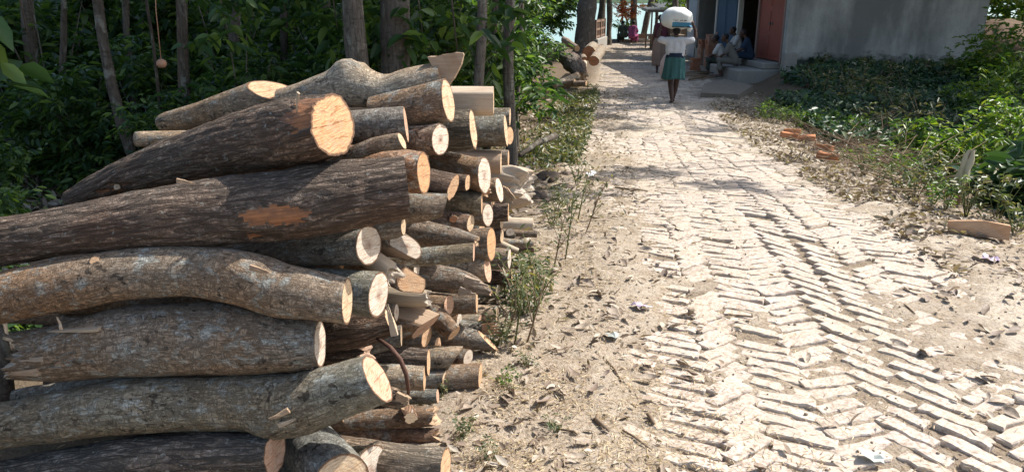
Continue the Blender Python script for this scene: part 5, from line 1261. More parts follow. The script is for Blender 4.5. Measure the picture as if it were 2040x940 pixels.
def cloud_mesh(name, material, *clouds):
    vs, qs, k = [], [], 0
    for v, q in clouds: vs.append(v); qs.append(q+k); k += len(v)
    return fast_mesh(name, np.concatenate(vs), np.concatenate(qs), material)

def zgf(x, y): return float(zg(x, y, False))
def vis_extra(x, y): return True

# --- crowns (above the frame; they give the forest its shade) and trunks
r = np.random.default_rng(31)
crown_me = []
for k in range(3):
    cl = [spray_cloud(r, 75, (r.normal(0, 0.7), r.normal(0, 0.7), r.normal(0, 0.7)), (1.15, 1.15, 0.8), 9, 0.13, 0.24, 0.45, 0.42, 0.2) for _ in range(9)]
    crown_me.append(cloud_mesh('crown', M['leaf'], *cl))
def trunk_mesh(path, rads, seed, limbs=True, n=12, top=None):
    mb = MB(); rr = np.random.default_rng(seed)
    pts = [np.array(p, float) for p in path]
    C_, R2 = catmull(pts, rads, 0.25)
    C_ = C_ + np.stack([0.02*np.sin(np.arange(len(C_))*0.9+seed), 0.02*np.cos(np.arange(len(C_))*0.7+seed), 0*np.arange(len(C_))], -1)*(np.arange(len(C_)) > 0)[:, None]
    R2 = R2*(1+0.07*rr.normal(size=len(R2)))
    mb.tube(C_, R2, n)
    if limbs:
        for k in range(5):
            i = int(len(C_)*(0.62+0.075*k)); i = min(i, len(C_)-2); a = rr.random()*6.28; L = 0.9+rr.random()*0.8
            b = C_[i]; mb.tube([b, b+np.array([math.cos(a)*L*0.5, math.sin(a)*L*0.5, L*0.35]), b+np.array([math.cos(a)*L, math.sin(a)*L, L*0.8])], [R2[i]*0.55, R2[i]*0.35, R2[i]*0.12], 7)
    return mb.me('trunk', [M['trunk']], True)
def tree(px0, px1, Y, wpx, label, tint=(1, 1, 1), group=None, crown=True, lean=0, cs=1.0, H=6.5, name='tree', flare=1.35, x=None, cz=None, cm=None, group_c=None):
    """px0: trunk's photo column at the frame top, px1: lower down at photo row 200"""
    a = P(px0, 0, Y); b = P(px1, 200, Y)
    if x is not None: a = np.array([x, Y, 1.45]); b = np.array([x, Y, 0.6])
    rad = (0.8 if Y < 12 and wpx < 40 else 1)*wpx/2*mpp(1020, 100, Y); sl = (a-b)/(a[2]-b[2])
    gz = zgf(b[0]-sl[0]*(b[2]+0.3), Y)-0.1
    base = b+sl*(gz-b[2]); t = empty(name, base, label, 'tree', group)
    topz = H-gz
    path = [(0, 0, 0), tuple(sl*0.35), tuple(a-base), tuple((a-base)+np.array([sl[0]*1.2, 0.05, 1.4])), tuple((a-base)+np.array([sl[0]*1.7, 0.1, topz-1.6]))]
    ob('trunk', trunk_mesh(path, [rad*flare, rad*1.12, rad, rad*0.85, rad*0.35], int(px0)+7), t)
    if crown:
        o = ob('crown', crown_me[int(px0+Y*3) % 3] if cm is None else cm, t); e = path[-1]
        o.location = (e[0], e[1], e[2]-0.5 if cz is None else cz); o.scale = (cs, cs, cs*0.9); o.rotation_euler = (0, 0, px0*0.37)
    return t
G1 = 'trees along the left roadside wood'
TREES = [
 (194, 238, 5.6, 24, 'slender pale brown tree leaning right, left part of the wood'),
 (358, 378, 6.2, 25, 'straight dark brown tree right of the leaning slender one'),
 (708, 720, 5.9, 46, 'thick dark trunk rising behind the mottled top log'),
 (785, 797, 6.1, 58, 'thickest trunk with a mossy side, right of the dark one'),
 (956, 954, 6.2, 25, 'pale straight trunk behind the split billet'),
 (990, 978, 9.0, 17, 'thin grey trunk leaning right beside the pale straight one'),
 (1017, 1016, 7.2, 25, 'straight grey trunk right of the thin leaning one'),
 (1038, 1032, 10.5, 12, 'very thin dark trunk at the right edge of the grey trunks'),
 (60, 70, 7.5, 30, 'dark trunk deep in the shade at the far left'),
 (120, 128, 6.6, 14, 'thin dark sapling trunk left of the leaning slender tree'),
 (255, 262, 8.0, 16, 'thin dark trunk just right of the leaning slender tree'),
 (470, 466, 8.2, 24, 'dark trunk behind the pale log with the chopped end'),
 (560, 566, 9.0, 18, 'thin dark trunk left of the two thick trunks'),
 (650, 655, 10.0, 26, 'dim trunk far behind, between thin and thick ones'),
 (860, 856, 11.0, 26, 'dim trunk in the gap between thickest and pale straight trunk'),
]
for k, (a, b, Y, wp, lab) in enumerate(TREES):
    t = tree(a, b, Y, wp, lab, group=G1, cs=(1.2+0.1*(k % 3)) if a > 400 else 0.85, H=5.8+0.4*(k % 4))
    if a > 600 and k % 2 == 0:                                          # unseen bough and crown added over the verge to shade the wood's edge
        zt = 5.6+0.3*(k % 3)-t.location[2]; e = np.array([2.4+0.3*(k % 4), 0.9*(k % 3)+max(0, 8.2-Y), zt])
        mb = MB(); mb.tube([(0.1, 0, 3.2), (e[0]*0.5, e[1]*0.5, (3.2+zt)/2+0.3), tuple(e)], [0.07, 0.05, 0.02], 7); lb = ob('shade_limb', mb.me('shade_limb', [M['trunk']], True), t)
        o = ob('crown', crown_me[k % 3], lb); o.location = e; o.scale = (1.0, 1.0, 0.7); o.rotation_euler = (0, 0, k*1.1)
for k, (a, b, Y, wp, lab) in enumerate((
 (284, 318, 5.9, 7, 'thin broken stem with a pale side in front of the wood'), (346, 364, 5.9, 7, 'thin pale stem close to the straight dark brown tree'))):
    t = tree(a, b, Y, wp, lab, group='thin stems in the wood', crown=False, H=2.6)
    rl = np.random.default_rng(k+3); ob('crown', cloud_mesh('crown', M['leaf'], spray_cloud(rl, 26, (0.1, 0, 2.9), (0.4, 0.4, 0.5), 7, 0.09, 0.16, 0.25)), t)
# trees by the far end of the road
far_crown = cloud_mesh('crown', M['leafr'], *[spray_cloud(r, 60, (r.normal(0, 1.1), r.normal(0, 1.1), r.normal(0, 0.9)), (1.0, 1.0, 0.7), 8, 0.2, 0.34, 0.5, 0.45, 0.2) for _ in range(9)])
red_crown = cloud_mesh('crown', M['redleaf'], *[spray_cloud(r, 22, (r.normal(0, 0.9), r.normal(0, 0.5), r.normal(0, 0.5)), (0.6, 0.6, 0.35), 7, 0.16, 0.28, 0.4, 0.5, 0.2) for _ in range(6)])
G2 = 'trees at the end of the road'
tree(1172, 1150, 28.5, 36, 'big old tree leaning right above the far log heap', group=G2, flare=1.7, H=8, cs=1.6)
tree(1214, 1213, 36.5, 10, 'dark straight trunk at the left of the river view', group=G2, H=7, cs=1.3)
tree(1200, 1188, 35.0, 14, 'dark leaning trunk behind the railing', group=G2, H=7.5, cs=1.4)
tree(1262, 1266, 40.0, 12, 'dark trunk in the middle of the river view', group=G2, H=7, cs=1.4, cm=far_crown)
tree(1298, 1250, 40.2, 11, 'dark trunk leaning to the right over the river', group=G2, H=7, cs=1.4, cm=far_crown)
tree(1240, 1242, 41.5, 4, 'thin pole-like trunk left of the middle trunk', group=G2, H=6, cs=0.9, cm=far_crown)
tree(1308, 1308, 39.0, 6, 'thin dark trunk at the right of the river view', group=G2, H=6, cs=1.1)
tree(1378, 1374, 30.5, 18, 'grey trunk behind the sack carrier beside the tin shed', group=G2, H=7.5, cs=1.4)
tree(1345, 1343, 33.0, 12, 'brown trunk hidden above the white sack', group=G2, H=7, cs=1.3, cm=far_crown)
# low leaf sprays of the roadend trees, in view
def spray_plant(name, label, cat, x, y, z, material, nsp, rad, per, L0, L1, spread, group=None, wr=0.38, stems=5, seed=0, up=-0.1, zc=None, me=None):
    rr = np.random.default_rng(seed); t = empty(name, (x, y, z), label, cat, group)
    zc = rad[2]*0.9 if zc is None else zc
    ob('leaves', cloud_mesh('leaves', material, spray_cloud(rr, nsp, (0, 0, zc), rad, per, L0, L1, spread, wr, 0.25, up=up)), t)
    mb = MB()
    for k in range(stems):
        a = rr.random()*6.28; e = np.array([math.cos(a)*rad[0]*0.6*rr.random(), math.sin(a)*rad[1]*0.6*rr.random(), zc+rad[2]*0.5*rr.random()])
        mb.tube([(0.04*math.cos(a), 0.04*math.sin(a), -0.05), e*0.5+np.array([0, 0, 0.1]), e], [0.012, 0.009, 0.003], 5)
    ob('stem', mb.me('stem', [M['stem']], True), t)
    return t
q = P(1245, 42, 39.8); t = empty('tree', (q[0], 40.6, -0.75), 'low tree with reddish-orange leaves over the river', 'tree', G2)
ob('trunk', trunk_mesh([(0.5, 0, -0.6), (0.35, 0, 0.6), (0.0, -0.2, 1.7), (-0.3, -0.3, 2.6)], [0.07, 0.06, 0.05, 0.02], 3), t)
o = ob('crown', red_crown, t); o.location = (0.05, -0.5, 1.6); o.scale = (0.62, 0.6, 0.55)
q = P(1238, 60, 39.2); spray_plant('shrub', 'bright green sprig of leaves before the river', 'shrub', q[0], 39.6, -0.8, M['leafr'], 24, (0.6, 0.3, 0.22), 7, 0.12, 0.22, 0.3, zc=1.05, seed=4)
q = P(1362, 12, 31.5); spray_plant('shrub', 'bright green leaf clump above the sack', 'shrub', q[0]+0.3, 34.0, -0.6, M['leafr'], 90, (0.8, 0.6, 0.7), 8, 0.12, 0.22, 0.35, zc=2.0, seed=5)

# trees off to the right whose shade falls on the bank, the wall and the road
big_t = tree(0, 0, 19.4, 40, 'big tree right of the house', x=13.7, H=7.5, cs=2.0, name='tree', group='trees behind and beside the house')
for k, (tx, ty, tz) in enumerate(((9.5, 18.8, 5.2), (11.2, 17.8, 5.4), (12.6, 17.4, 5.6), (14.6, 18.2, 5.2), (12.9, 19.6, 6.0), (16.2, 20.4, 6.2), (14.6, 16.9, 6.6))):
    base = np.array(big_t.location); e = np.array([tx, ty, tz])-base; mb = MB(); mb.tube([(0, 0, 3.6), tuple(e*0.5+np.array([0, 0, 2.2])), tuple(e)], [0.12, 0.08, 0.03], 7); lb = ob('shade_limb', mb.me('shade_limb', [M['trunk']], True), big_t)
    o = ob('crown', crown_me[k % 3], lb); o.location = e; o.scale = (1.35, 1.35, 0.9); o.rotation_euler = (0, 0, k*1.3)
tree(0, 0, 25.5, 40, 'tree standing behind the house', x=14.8, H=7.8, cs=1.8, name='tree', group='trees behind and beside the house')
shade_crown = cloud_mesh('crown', M['leaf'], *[spray_cloud(r, 26, (r.normal(0, 1.2), r.normal(0, 1.0), r.normal(0, 0.5)), (0.5, 0.5, 0.3), 8, 0.13, 0.22, 0.4, 0.42, 0.2) for _ in range(7)])
t = tree(0, 0, 10.6, 30, 'roadside tree standing right of the weeds, leaning over the road', x=8.6, H=7.2, cs=1.0, crown=False, group='trees behind and beside the house')
for k, (tx, ty, tz, sc) in enumerate(((5.3, 8.8, 6.0, 0.8), (7.0, 15.0, 6.0, 0.75), (7.4, 19.2, 6.0, 0.75))):
    base = np.array(t.location)
    mb = MB(); e = np.array([tx, ty, tz])-base
    mb.tube([(0, 0, 5.0), tuple(e*0.55+np.array([0, 0, 2.2])), tuple(e)], [0.05, 0.03, 0.012], 7); lb = ob('shade_limb', mb.me('shade_limb', [M['trunk']], True), t)
    o = ob('crown', shade_crown, lb); o.location = e; o.scale = (sc, sc, sc); o.rotation_euler = (0, 0, k*1.7)
# trees right of the house, behind
right_crown = cloud_mesh('crown', M['leafr'], *[spray_cloud(r, 80, (r.normal(0, 0.8), r.normal(0, 0.8), r.normal(0, 0.7)), (0.9, 0.9, 0.6), 8, 0.12, 0.22, 0.4, 0.42, 0.2) for _ in range(7)])
for k, (x, y, lab) in enumerate(((16.5, 24.0, 'green tree behind the earth bank right of the house'), (19.5, 27.0, 'green tree farthest right behind the house'), (15.6, 28.5, 'tree glimpsed past the right end of the house wall'))):
    t = tree(0, 0, y, 20, lab, x=x, H=5, cs=1.5, cm=right_crown, group='trees behind and beside the house', cz=2.6)

# --- understorey of the wood: shrubs sharing a few leaf meshes
G3 = 'broadleaf shrubs under the trees of the wood'
shrub_me = []
for k in range(5):
    rr = np.random.default_rng(50+k)
    cl = [spray_cloud(rr, 30, (rr.normal(0, 0.28), rr.normal(0, 0.28), 0.35+1.25*rr.random()), (0.32, 0.32, 0.26), 8, 0.075, 0.15, 0.26, 0.40, 0.2) for _ in range(9)]
    lm = cloud_mesh('leaves', M['leaf'], *cl)
    mb = MB()
    for q_ in range(6):
        a = rr.random()*6.28; e = np.array([math.cos(a)*0.4, math.sin(a)*0.4, 1.2+0.5*rr.random()])
        mb.tube([(0.03*math.cos(a), 0.03*math.sin(a), -0.1), e*np.array([0.3, 0.3, 0.5]), e], [0.014, 0.010, 0.003], 6)
    shrub_me.append((lm, mb.me('stem', [M['trunk']], True)))
def shrub(x, y, sc, k, lab='leafy shrub with dark broad leaves in the shade of the wood', grp=G3):
    t = empty('shrub', (x, y, zgf(x, y)), lab, 'shrub', grp, rz=k*1.3)
    ob('leaves', shrub_me[k % 5][0], t); ob('stem', shrub_me[k % 5][1], t); t.scale = (sc, sc, sc*(0.9+0.05*(k % 5))); return t
rs = np.random.default_rng(77); k = 0
def edge_x(Y): return np.where(np.asarray(Y) < 13.5, np.minimum(road_c(Y)-1.6-0.9*np.clip((11-Y)/5, 0, 1), -0.05), np.where(np.asarray(Y) > 24.5, 0.100*np.asarray(Y)-0.7, 0.042*np.asarray(Y)-0.25))
for row, (Y, sp_, sc) in enumerate(((5.7, 1.5, 0.5), (6.5, 1.0, 0.75), (7.4, 0.85, 0.95), (8.8, 0.85, 1.1), (10.5, 1.0, 1.2), (12.6, 1.1, 1.25), (15.2, 1.3, 1.3), (18.5, 1.5, 1.35), (22.5, 1.7, 1.4))):
    xr = float(edge_x(Y))-0.45
    x = xr
    xl = -0.72*Y-0.8
    while x > xl:
        shrub(x+rs.normal(0, 0.12), Y+rs.normal(0, 0.25), sc*(0.85+0.3*rs.random()), k); k += 1; x -= sp_*(0.8+0.5*rs.random())
for q_, (x, y, sc) in enumerate(((-2.15, 3.0, 0.36), (-2.6, 3.4, 0.4), (-1.9, 3.3, 0.36), (-3.3, 4.6, 0.45))):
    shrub(x, y, sc, q_, 'low shrub in the shade behind the left end of the pile', 'low shrubs behind the pile')
# farther wood reads as one mass
cl = [spray_cloud(rs, 60, (-rs.random()*40+float(edge_x(Yf))-0.5, Yf, -0.3+2.6*rs.random()), (1.3, 1.3, 0.9), 8, 0.16, 0.32, 0.5, 0.42, 0.2) for Yf in rs.uniform(24.6, 38.5, 130)] + [spray_cloud(rs, 60, (0.095*Yf-1.2-rs.random()*3, Yf, 0.2+2.0*rs.random()), (0.9, 0.9, 0.8), 8, 0.16, 0.30, 0.5, 0.42, 0.2) for Yf in rs.uniform(26, 38, 26)]
ob('undergrowth', cloud_mesh('undergrowth', M['leaf'], *cl), kind='stuff')
# darker thick wood behind, closing the gaps
cl = [spray_cloud(rs, 50, (-0.72*Yf*rs.random()*1.05+0.2-rs.random()*1.5, Yf, 0.2+2.6*rs.random()), (0.9, 0.9, 0.7), 8, 0.12, 0.24, 0.4, 0.42, 0.2) for Yf in rs.uniform(12, 21, 110)]
cl = [c for c in cl]
ob('undergrowth', cloud_mesh('undergrowth', M['leaf'], *cl), kind='stuff')

# branches with large leaves hanging into view over the pile
for k, (px, py, Y, n_, L, lab) in enumerate(((40, 30, 3.6, 6, 0.19, 'few big drooping leaves at the top left corner'), (830, 45, 6.2, 34, 0.17, 'hanging spray of large leaves over the thickest trunk'), (985, 30, 6.6, 40, 0.17, 'hanging spray of large bluish leaves over the pale straight trunk'),
        (900, 90, 6.0, 22, 0.15, 'sprig of upright leaves behind the splintered log tip'), (560, 15, 6.0, 40, 0.13, 'leafy bough above the chopped white log end'), (440, 40, 5.6, 36, 0.12, 'leafy bough right of the straight brown tree'), (660, 30, 6.0, 26, 0.15, 'leafy bough left of the two thick trunks'))):
    p = P(px, py, Y); rr = np.random.default_rng(300+k)
    t = empty('branch', (p[0], p[1], p[2]+0.5), lab, 'branch', 'leafy branches hanging over the pile')
    v, q_ = spray_cloud(rr, max(2, n_//4), (0, 0, -0.45), (0.34, 0.2, 0.30), 7, L*0.75, L*1.15, L*2.2, 0.46, 0.1, up=-0.5)
    ob('leaves', fast_mesh('leaves', v, q_, M['leaf']), t)
    mb = MB(); mb.tube([(-0.3, 0.6, 1.2), (-0.05, 0.2, 0.4), (0, 0, -0.1), (0.05, -0.05, -0.6)], [0.02, 0.014, 0.009, 0.003], 6); ob('twig', mb.me('twig', [M['trunk']], True), t)

# --- bank of creepers and weeds in front of the house wall
rb = np.random.default_rng(91)
n_ = 42000; x = rb.uniform(5.2, 15.5, n_); y = rb.uniform(12.2, 20.3, n_); s = x-road_c(y)
keep = (s > 2.25+0.5*rb.random(n_)) & ~((x < 7.6) & (y > 18.9)) & ~((x < 6.5) & (y > 16.3)) & ((y < 19.95+0.1*(x-7)) | (x > 12.4))
x, y = x[keep], y[keep]; hz_ = fbm(np.stack([x*1.3, y*1.3, 0*x], -1), 8, 3)
z = zg(x, y, False)+0.02+(0.06+0.36*hz_)*rb.random(len(x))
c = np.stack([x, y, z], -1); d = rdirs(len(x), rb, 0.1, 0.6); d[:, 1] -= 0.5
v, q_ = leaves(c, d, np.array([0, -0.5, 1.0])+rb.normal(0, 0.4, c.shape), 0.045+0.11*rb.random(len(x))**2+0.06*(fbm(np.stack([x*2.2, y*2.2, 0*x], -1), 18, 2) > 0.55), 0.5, 0.2, 0.3)
ob('ground_cover', fast_mesh('ground_cover', v, q_, M['bank']), kind='stuff')
# loose sprigs of a second, paler species and dead stalks rising out of the creepers
cl = []; mb = MB()
for k in range(170):
    x_, y_ = rb.uniform(6.3, 14.5), rb.uniform(12.6, 19.6)
    if x_-float(road_c(y_)) < 2.6 or (x_ < 7.8 and y_ > 18.7) or fbm(np.array([[x_*0.9, y_*0.9, 3.0]]), 71, 2)[0] < 0.46: continue
    z_ = zgf(x_, y_); h_ = rb.uniform(0.25, 0.65)
    cl.append(spray_cloud(rb, 5, (x_, y_, z_+h_*0.8), (0.16, 0.16, 0.16), 6, 0.06, 0.15, 0.18, 0.3, 0.2, up=0.5))
    for q_ in range(2): mb.tube([(x_, y_, z_), (x_+rb.normal(0, 0.06), y_+rb.normal(0, 0.06), z_+h_*0.6), (x_+rb.normal(0, 0.14), y_+rb.normal(0, 0.14), z_+h_*1.15)], [0.007, 0.005, 0.002], 4)
ob('ground_cover', cloud_mesh('ground_cover', M['weed'], *cl), kind='stuff'); ob('ground_cover', mb.me('ground_cover_stems', [M['twig']], True), kind='stuff')

# taller plants standing in the bank and along the right edge
G4 = 'weeds along the right roadside'
def ray_ground(px, py, y0=2.0, y1=24.0):
    for Yt in np.arange(y0, y1, 0.02):
        p = P(px, py, Yt)
        if p[2] <= zg(p[0], Yt, False): return p
    return p
WP = []
for k in range(5):
    rr = np.random.default_rng(130+k)
    cl = spray_cloud(rr, 16, (0, 0, 0.22), (0.16, 0.16, 0.20), 7, 0.035, 0.075, 0.13, 0.42, 0.2, up=0.6)
    mb = MB()
    for q_ in range(6):
        a = rr.random()*6.28; mb.tube([(0, 0, -0.03), (0.08*math.cos(a), 0.08*math.sin(a), 0.2), (0.15*math.cos(a), 0.15*math.sin(a), 0.36)], [0.005, 0.004, 0.0015], 4)
    WP.append((cloud_mesh('leaves', M['weed'], cl), mb.me('stem', [M['stem']], True), cloud_mesh('leaves', M['leafr'], cl)))
def weed(x, y, sc, k, lab, grp, bright=False):
    t = empty('weed', (x, y, zgf(x, y)-0.01), lab, 'weed', grp, rz=k*2.1); t.scale = (sc,)*3
    ob('leaves', WP[k % 5][2 if bright else 0], t); ob('stem', WP[k % 5][1], t)
k = 0
for px, py in [(1515+int(9*i), 235+int(7*math.sin(i*1.7))+i*1.6) for i in range(24)]:
    p = ray_ground(px, py); weed(p[0], p[1], 0.55+0.35*rb.random(), k, 'small bright green weed at the edge of the road on the right', G4, True); k += 1
for px, py in ((1690, 330), (1720, 352), (1752, 372), (1786, 388), (1822, 400), (1858, 412), (1880, 420), (1738, 340), (1772, 350), (1810, 365), (1845, 380), (1868, 392), (1700, 300), (1650, 285), (1925, 432), (1985, 440), (2020, 470), (1760, 320), (1800, 330), (1840, 340), (1790, 300), (1830, 310), (1870, 330)):
    p = ray_ground(px, py); weed(p[0], p[1], 0.5+0.5*rb.random(), k, 'grey-green weed in the dry leaves right of the road', 'grey-green weeds right of the road', rb.random() < 0.25); k += 1
# bushes at the right edge
BUSH = [(1985, 250, 9.5, 0.75, 'bright green bush lit from behind at the right edge, above the rag'), (2030, 330, 7.2, 0.7, 'big-leaved dark bush at the right edge beside the rag'), (1900, 300, 10.2, 0.55, 'leafy bush behind the rag stake'),
        (1960, 170, 14.5, 1.1, 'yellow-green bush at the foot of the right house corner'), (2035, 150, 13.0, 1.3, 'tall green bush at the upper right edge'), (2020, 240, 10.8, 0.95, 'broad leafy bush in the middle of the right edge'), (1830, 290, 11.4, 0.5, 'low green bush in the brush heap'), (2045, 420, 6.2, 0.6, 'glossy bush in the lower right, behind the wood chunk')]
for k, (px, py, Y, sc, lab) in enumerate(BUSH):
    p = P(px, py, Y); g0 = zgf(p[0], Y); rr = np.random.default_rng(400+k)
    big = k in (1, 7)
    t = spray_plant('bush', lab, 'bush', p[0], Y, g0, M['leafr'] if not big else M['bank'], int(90 if not big else 60), (0.62*sc, 0.62*sc, max(0.35, (p[2]-g0)*0.75)), 8, 0.07*(2 if big else 1), 0.13*(2 if big else 1.0), 0.24, 'bushes at the right edge', 0.40, 7, 410+k, 0.1)
# earth bank right of the house
for k_, (px_, py_, Y_, sc_) in enumerate(((2000, 60, 17.0, 1.2), (2060, 40, 16.0, 1.4), (1968, 120, 17.5, 0.8))):
    p_ = P(px_, py_, Y_); g0 = zgf(p_[0], Y_); spray_plant('bush', ('green bush below the far trees at the upper right corner', 'tall bush cut by the right edge of the photo', 'small bush at the foot of the earth mound')[k_], 'bush', p_[0], Y_, g0, M['leafr'], 120, (0.8*sc_, 0.8*sc_, max(0.4, (p_[2]-g0)*0.6)), 8, 0.08, 0.16, 0.3, 'bushes at the right edge', 0.42, 7, 450+k_, 0.1)
q = P(1965, 70, 19.0); rr = np.random.default_rng(12); n1 = 26; v = []; f = []
for j in range(12):
    for i in range(n1):
        a = 2*math.pi*i/n1; ph = j/11*math.pi/2; rad = math.cos(ph)**0.6
        p = np.array([2.2*rad*math.cos(a), 1.4*rad*math.sin(a), 1.25*math.sin(ph)]); p *= 1+0.35*(fbm(np.array([p*1.4]), 41, 3)[0]-0.5); v.append(p)
f = [(j*n1+i, j*n1+(i+1) % n1, (j+1)*n1+(i+1) % n1, (j+1)*n1+i) for j in range(11) for i in range(n1)]
ob('earth_mound', mesh('earth_mound', v, f, simple('brown_earth', (0.16, 0.115, 0.085), 0.95, 9, 0.4, 0.8, 0.1)), None, (q[0]+2.0, 22.5, -0.4), kind='structure')
# brush heap of dry twigs
rr = np.random.default_rng(17); mb = MB()
for k in range(260):
    px = rr.uniform(1640, 1860); py = 285+(px-1640)*0.42+rr.normal(0, 18); p = ray_ground(px, py); L = rr.uniform(0.3, 1.0); a = rr.uniform(-0.9, 0.9)+(3.14 if rr.random() < .5 else 0)
    d = np.array([math.cos(a), math.sin(a), rr.uniform(-0.05, 0.5)])*L; p = p+np.array([0, 0, 0.02+0.14*rr.random()])
    mb.tube([p, p+d*0.5+rr.normal(0, 0.05, 3), p+d+rr.normal(0, 0.06, 3)], [0.005, 0.004, 0.0015], 4)
ob('brush', mb.me('brush', [M['twig']], True), kind='stuff')

# --- weeds and tall dry stalks along the right foot of the pile
G5 = 'weeds at the foot of the woodpile'
for k, (px, py) in enumerate(((1000, 690), (1040, 640), (1062, 628), (1030, 610), (1075, 590), (1060, 560), (985, 700), (1005, 600), (1100, 455), (1135, 425), (1108, 420), (1150, 370))):
    p = ray_ground(px, py); weed(p[0], p[1], 0.35+0.35*rb.random(), k, 'small grey-green weed at the foot of the woodpile', G5)
for k, (px, py) in enumerate(((925, 875), (1015, 785), (975, 930), (1105, 870), (885, 790), (1050, 735))):
    p = ray_ground(px, py); weed(p[0], p[1], 0.2+0.1*rb.random(), k, 'tiny green seedling on the sandy ground by the pile', 'seedlings on the sandy ground', k == 1)
G6 = 'tall thin stalks beside the pile'
for k, (px, py, h) in enumerate(((1022, 700, 0.42), (1045, 690, 0.36), (1060, 660, 0.4), (1100, 545, 0.40), (1125, 520, 0.44), (1163, 470, 0.36), (1150, 440, 0.34), (1008, 665, 0.32))):
    p = ray_ground(px, py); rr = np.random.default_rng(700+k); t = empty('stalk_plant', p, 'tall thin dry stalk with tiny leaves beside the pile', 'weed', G6)
    mb = MB(); e = np.array([rr.normal(0.05, 0.06), rr.normal(0, 0.06), h]); mb.tube([(0, 0, -0.02), e*0.5+rr.normal(0, 0.012, 3), e], [0.005, 0.004, 0.0015], 5)
    pts = []
    for q_ in range(5):
        a = rr.random()*6.28; b0_ = e*(0.35+0.12*q_); e2 = b0_+np.array([math.cos(a)*0.09, math.sin(a)*0.09, 0.13]); mb.tube([b0_, e2], [0.003, 0.001], 4); pts += [b0_, (b0_+e2)/2, e2]
    ob('stem', mb.me('stem', [M['twig'] if k % 2 else M['stem']], True), t)
    c = np.array(pts+pts)+rr.normal(0, 0.01, (len(pts)*2, 3)); v, q_ = leaves(c, rdirs(len(c), rr, 0.3), np.array([0, 0, 1.0])+rr.normal(0, 0.4, c.shape), rr.uniform(0.02, 0.045, len(c)), 0.35)
    ob('leaves', fast_mesh('leaves', v, q_, M['weed']), t)
# grass strip along the left edge of the road
rr = np.random.default_rng(23); n_ = 6000; y = rr.uniform(8.6, 20, n_); s = -1.35-np.abs(rr.normal(0, 0.42, n_)); x = road_c(y)+s
kp = fbm(np.stack([x*2, y*2, 0*x], -1), 4, 2) > 0.42; x, y = x[kp], y[kp]
c = np.stack([x, y, zg(x, y, False)-0.01], -1); d = np.stack([rr.normal(0, 0.45, len(x)), rr.normal(0, 0.45, len(x)), np.ones(len(x))], -1)
v, q_ = leaves(c, d, rdirs(len(x), rr), rr.uniform(0.04, 0.11, len(x)), 0.09, 0.1, 0.3)
v2, q2 = leaves(c+np.array([0, 0, 0.05]), rdirs(len(x), rr, 0.2), np.array([0, 0, 1.0])+rr.normal(0, 0.4, c.shape), rr.uniform(0.03, 0.08, len(x)), 0.45)
ob('grass', cloud_mesh('grass', M['weed'], (v, q_), (v2, q2)), kind='stuff')
n_ = 5000; y = rr.uniform(7.6, 17.5, n_); s = -1.28-np.abs(rr.normal(0, 0.55, n_)); x = road_c(y)+s
kp = fbm(np.stack([x*1.5, y*1.5, 0*x], -1), 64, 2) > 0.44; x, y = x[kp], y[kp]
c = np.stack([x, y, zg(x, y, False)+0.16*rr.random(len(x))**2], -1)
v, q_ = leaves(c, rdirs(len(x), rr, 0.2, 0.6), np.array([0, -0.2, 1.0])+rr.normal(0, 0.4, c.shape), rr.uniform(0.02, 0.10, len(x)), 0.4)
ob('ground_cover', fast_mesh('ground_cover', v, q_, M['weed']), kind='stuff')
# ------------------------------------------------------------------ litter, twigs, rocks
rl = np.random.default_rng(61)
def surf(x, y):
    s = x-road_c(y)
    zr_ = zg(x, y, False)+np.maximum(dirt(x, y)+0.004, -0.004)
    return np.where(np.abs(s) < 1.45, zr_, zg(x, y))
def dryleaf(seed, L=0.1):
    r = np.random.default_rng(seed); n1 = 6; v = []; f = []; cu = r.uniform(0.2, 1.0); tw = r.normal(0, 0.5); wr = r.uniform(0.34, 0.5); cu2 = r.uniform(-0.3, 0.9)
    for i in range(n1):
        t = i/(n1-1); w_ = wr*0.5*math.sin(math.pi*min(1, t*0.93+0.05))**0.8
        for j in (-1, 0, 1):
            lift = abs(j)*w_*cu*0.9 + cu2*0.35*(t-0.5)**2*2 + 0.05*r.random(); v.append(((t-0.5)*L, (j*w_+0.06*tw*(t-0.5))*L, (lift+tw*j*w_*(t-0.5))*L))
    for i in range(n1-1):
        for j in (0, 1): a = i*3+j; f.append((a, a+1, a+4, a+3))
    return v, f
DL = [dryleaf(k) for k in range(10)]
def dl_mat(name, a, b):
    m, n, l, bs = mat(name); oi = nn(n, 'ShaderNodeObjectInfo'); ge = nn(n, 'ShaderNodeNewGeometry')
    f = noise(n, l, ge.outputs['Position'], 55, 3)
    c = mix(n, l, oi.outputs['Random'], a, b); c = mix(n, l, ramp(n, l, f, [(0.4, g(0.5)), (0.6, g(0))]), c, [x*0.5 for x in a])
    l.new(c, bs.inputs['Base Color']); bs.inputs['Roughness'].default_value = 0.65; return m
M['dl'] = dl_mat('dry_leaf_single', (0.19, 0.135, 0.10), (0.52, 0.43, 0.33))
dlm = [mesh('dry_leaf', v, f, M['dl'], smooth=True) for v, f in DL]
def band_pos(r):
    """where the litter gathers: along the pile, at both road edges, under the weeds on the right"""
    u = r.random()
    y = 2.0+9*r.random()**1.7
    if u < 0.36: s = r.normal(-1.15, 0.38)
    elif u < 0.9: s = 1.35+abs(r.normal(0, 0.6))
    else: s = r.uniform(-1.2, 1.2)
    return float(road_c(y))+s, y
n_in = 0
clumps = [ray_ground(px, py) for px, py in ((1940, 520), (1990, 560), (1880, 605), (1915, 690), (1235, 490), (1270, 520), (1215, 600), (1180, 610), (1180, 640), (1325, 755), (1230, 680), (1060, 740), (1945, 790), (1840, 580), (1770, 470), (1960, 600), (2010, 640), (1850, 520), (1900, 500), (2015, 545))]
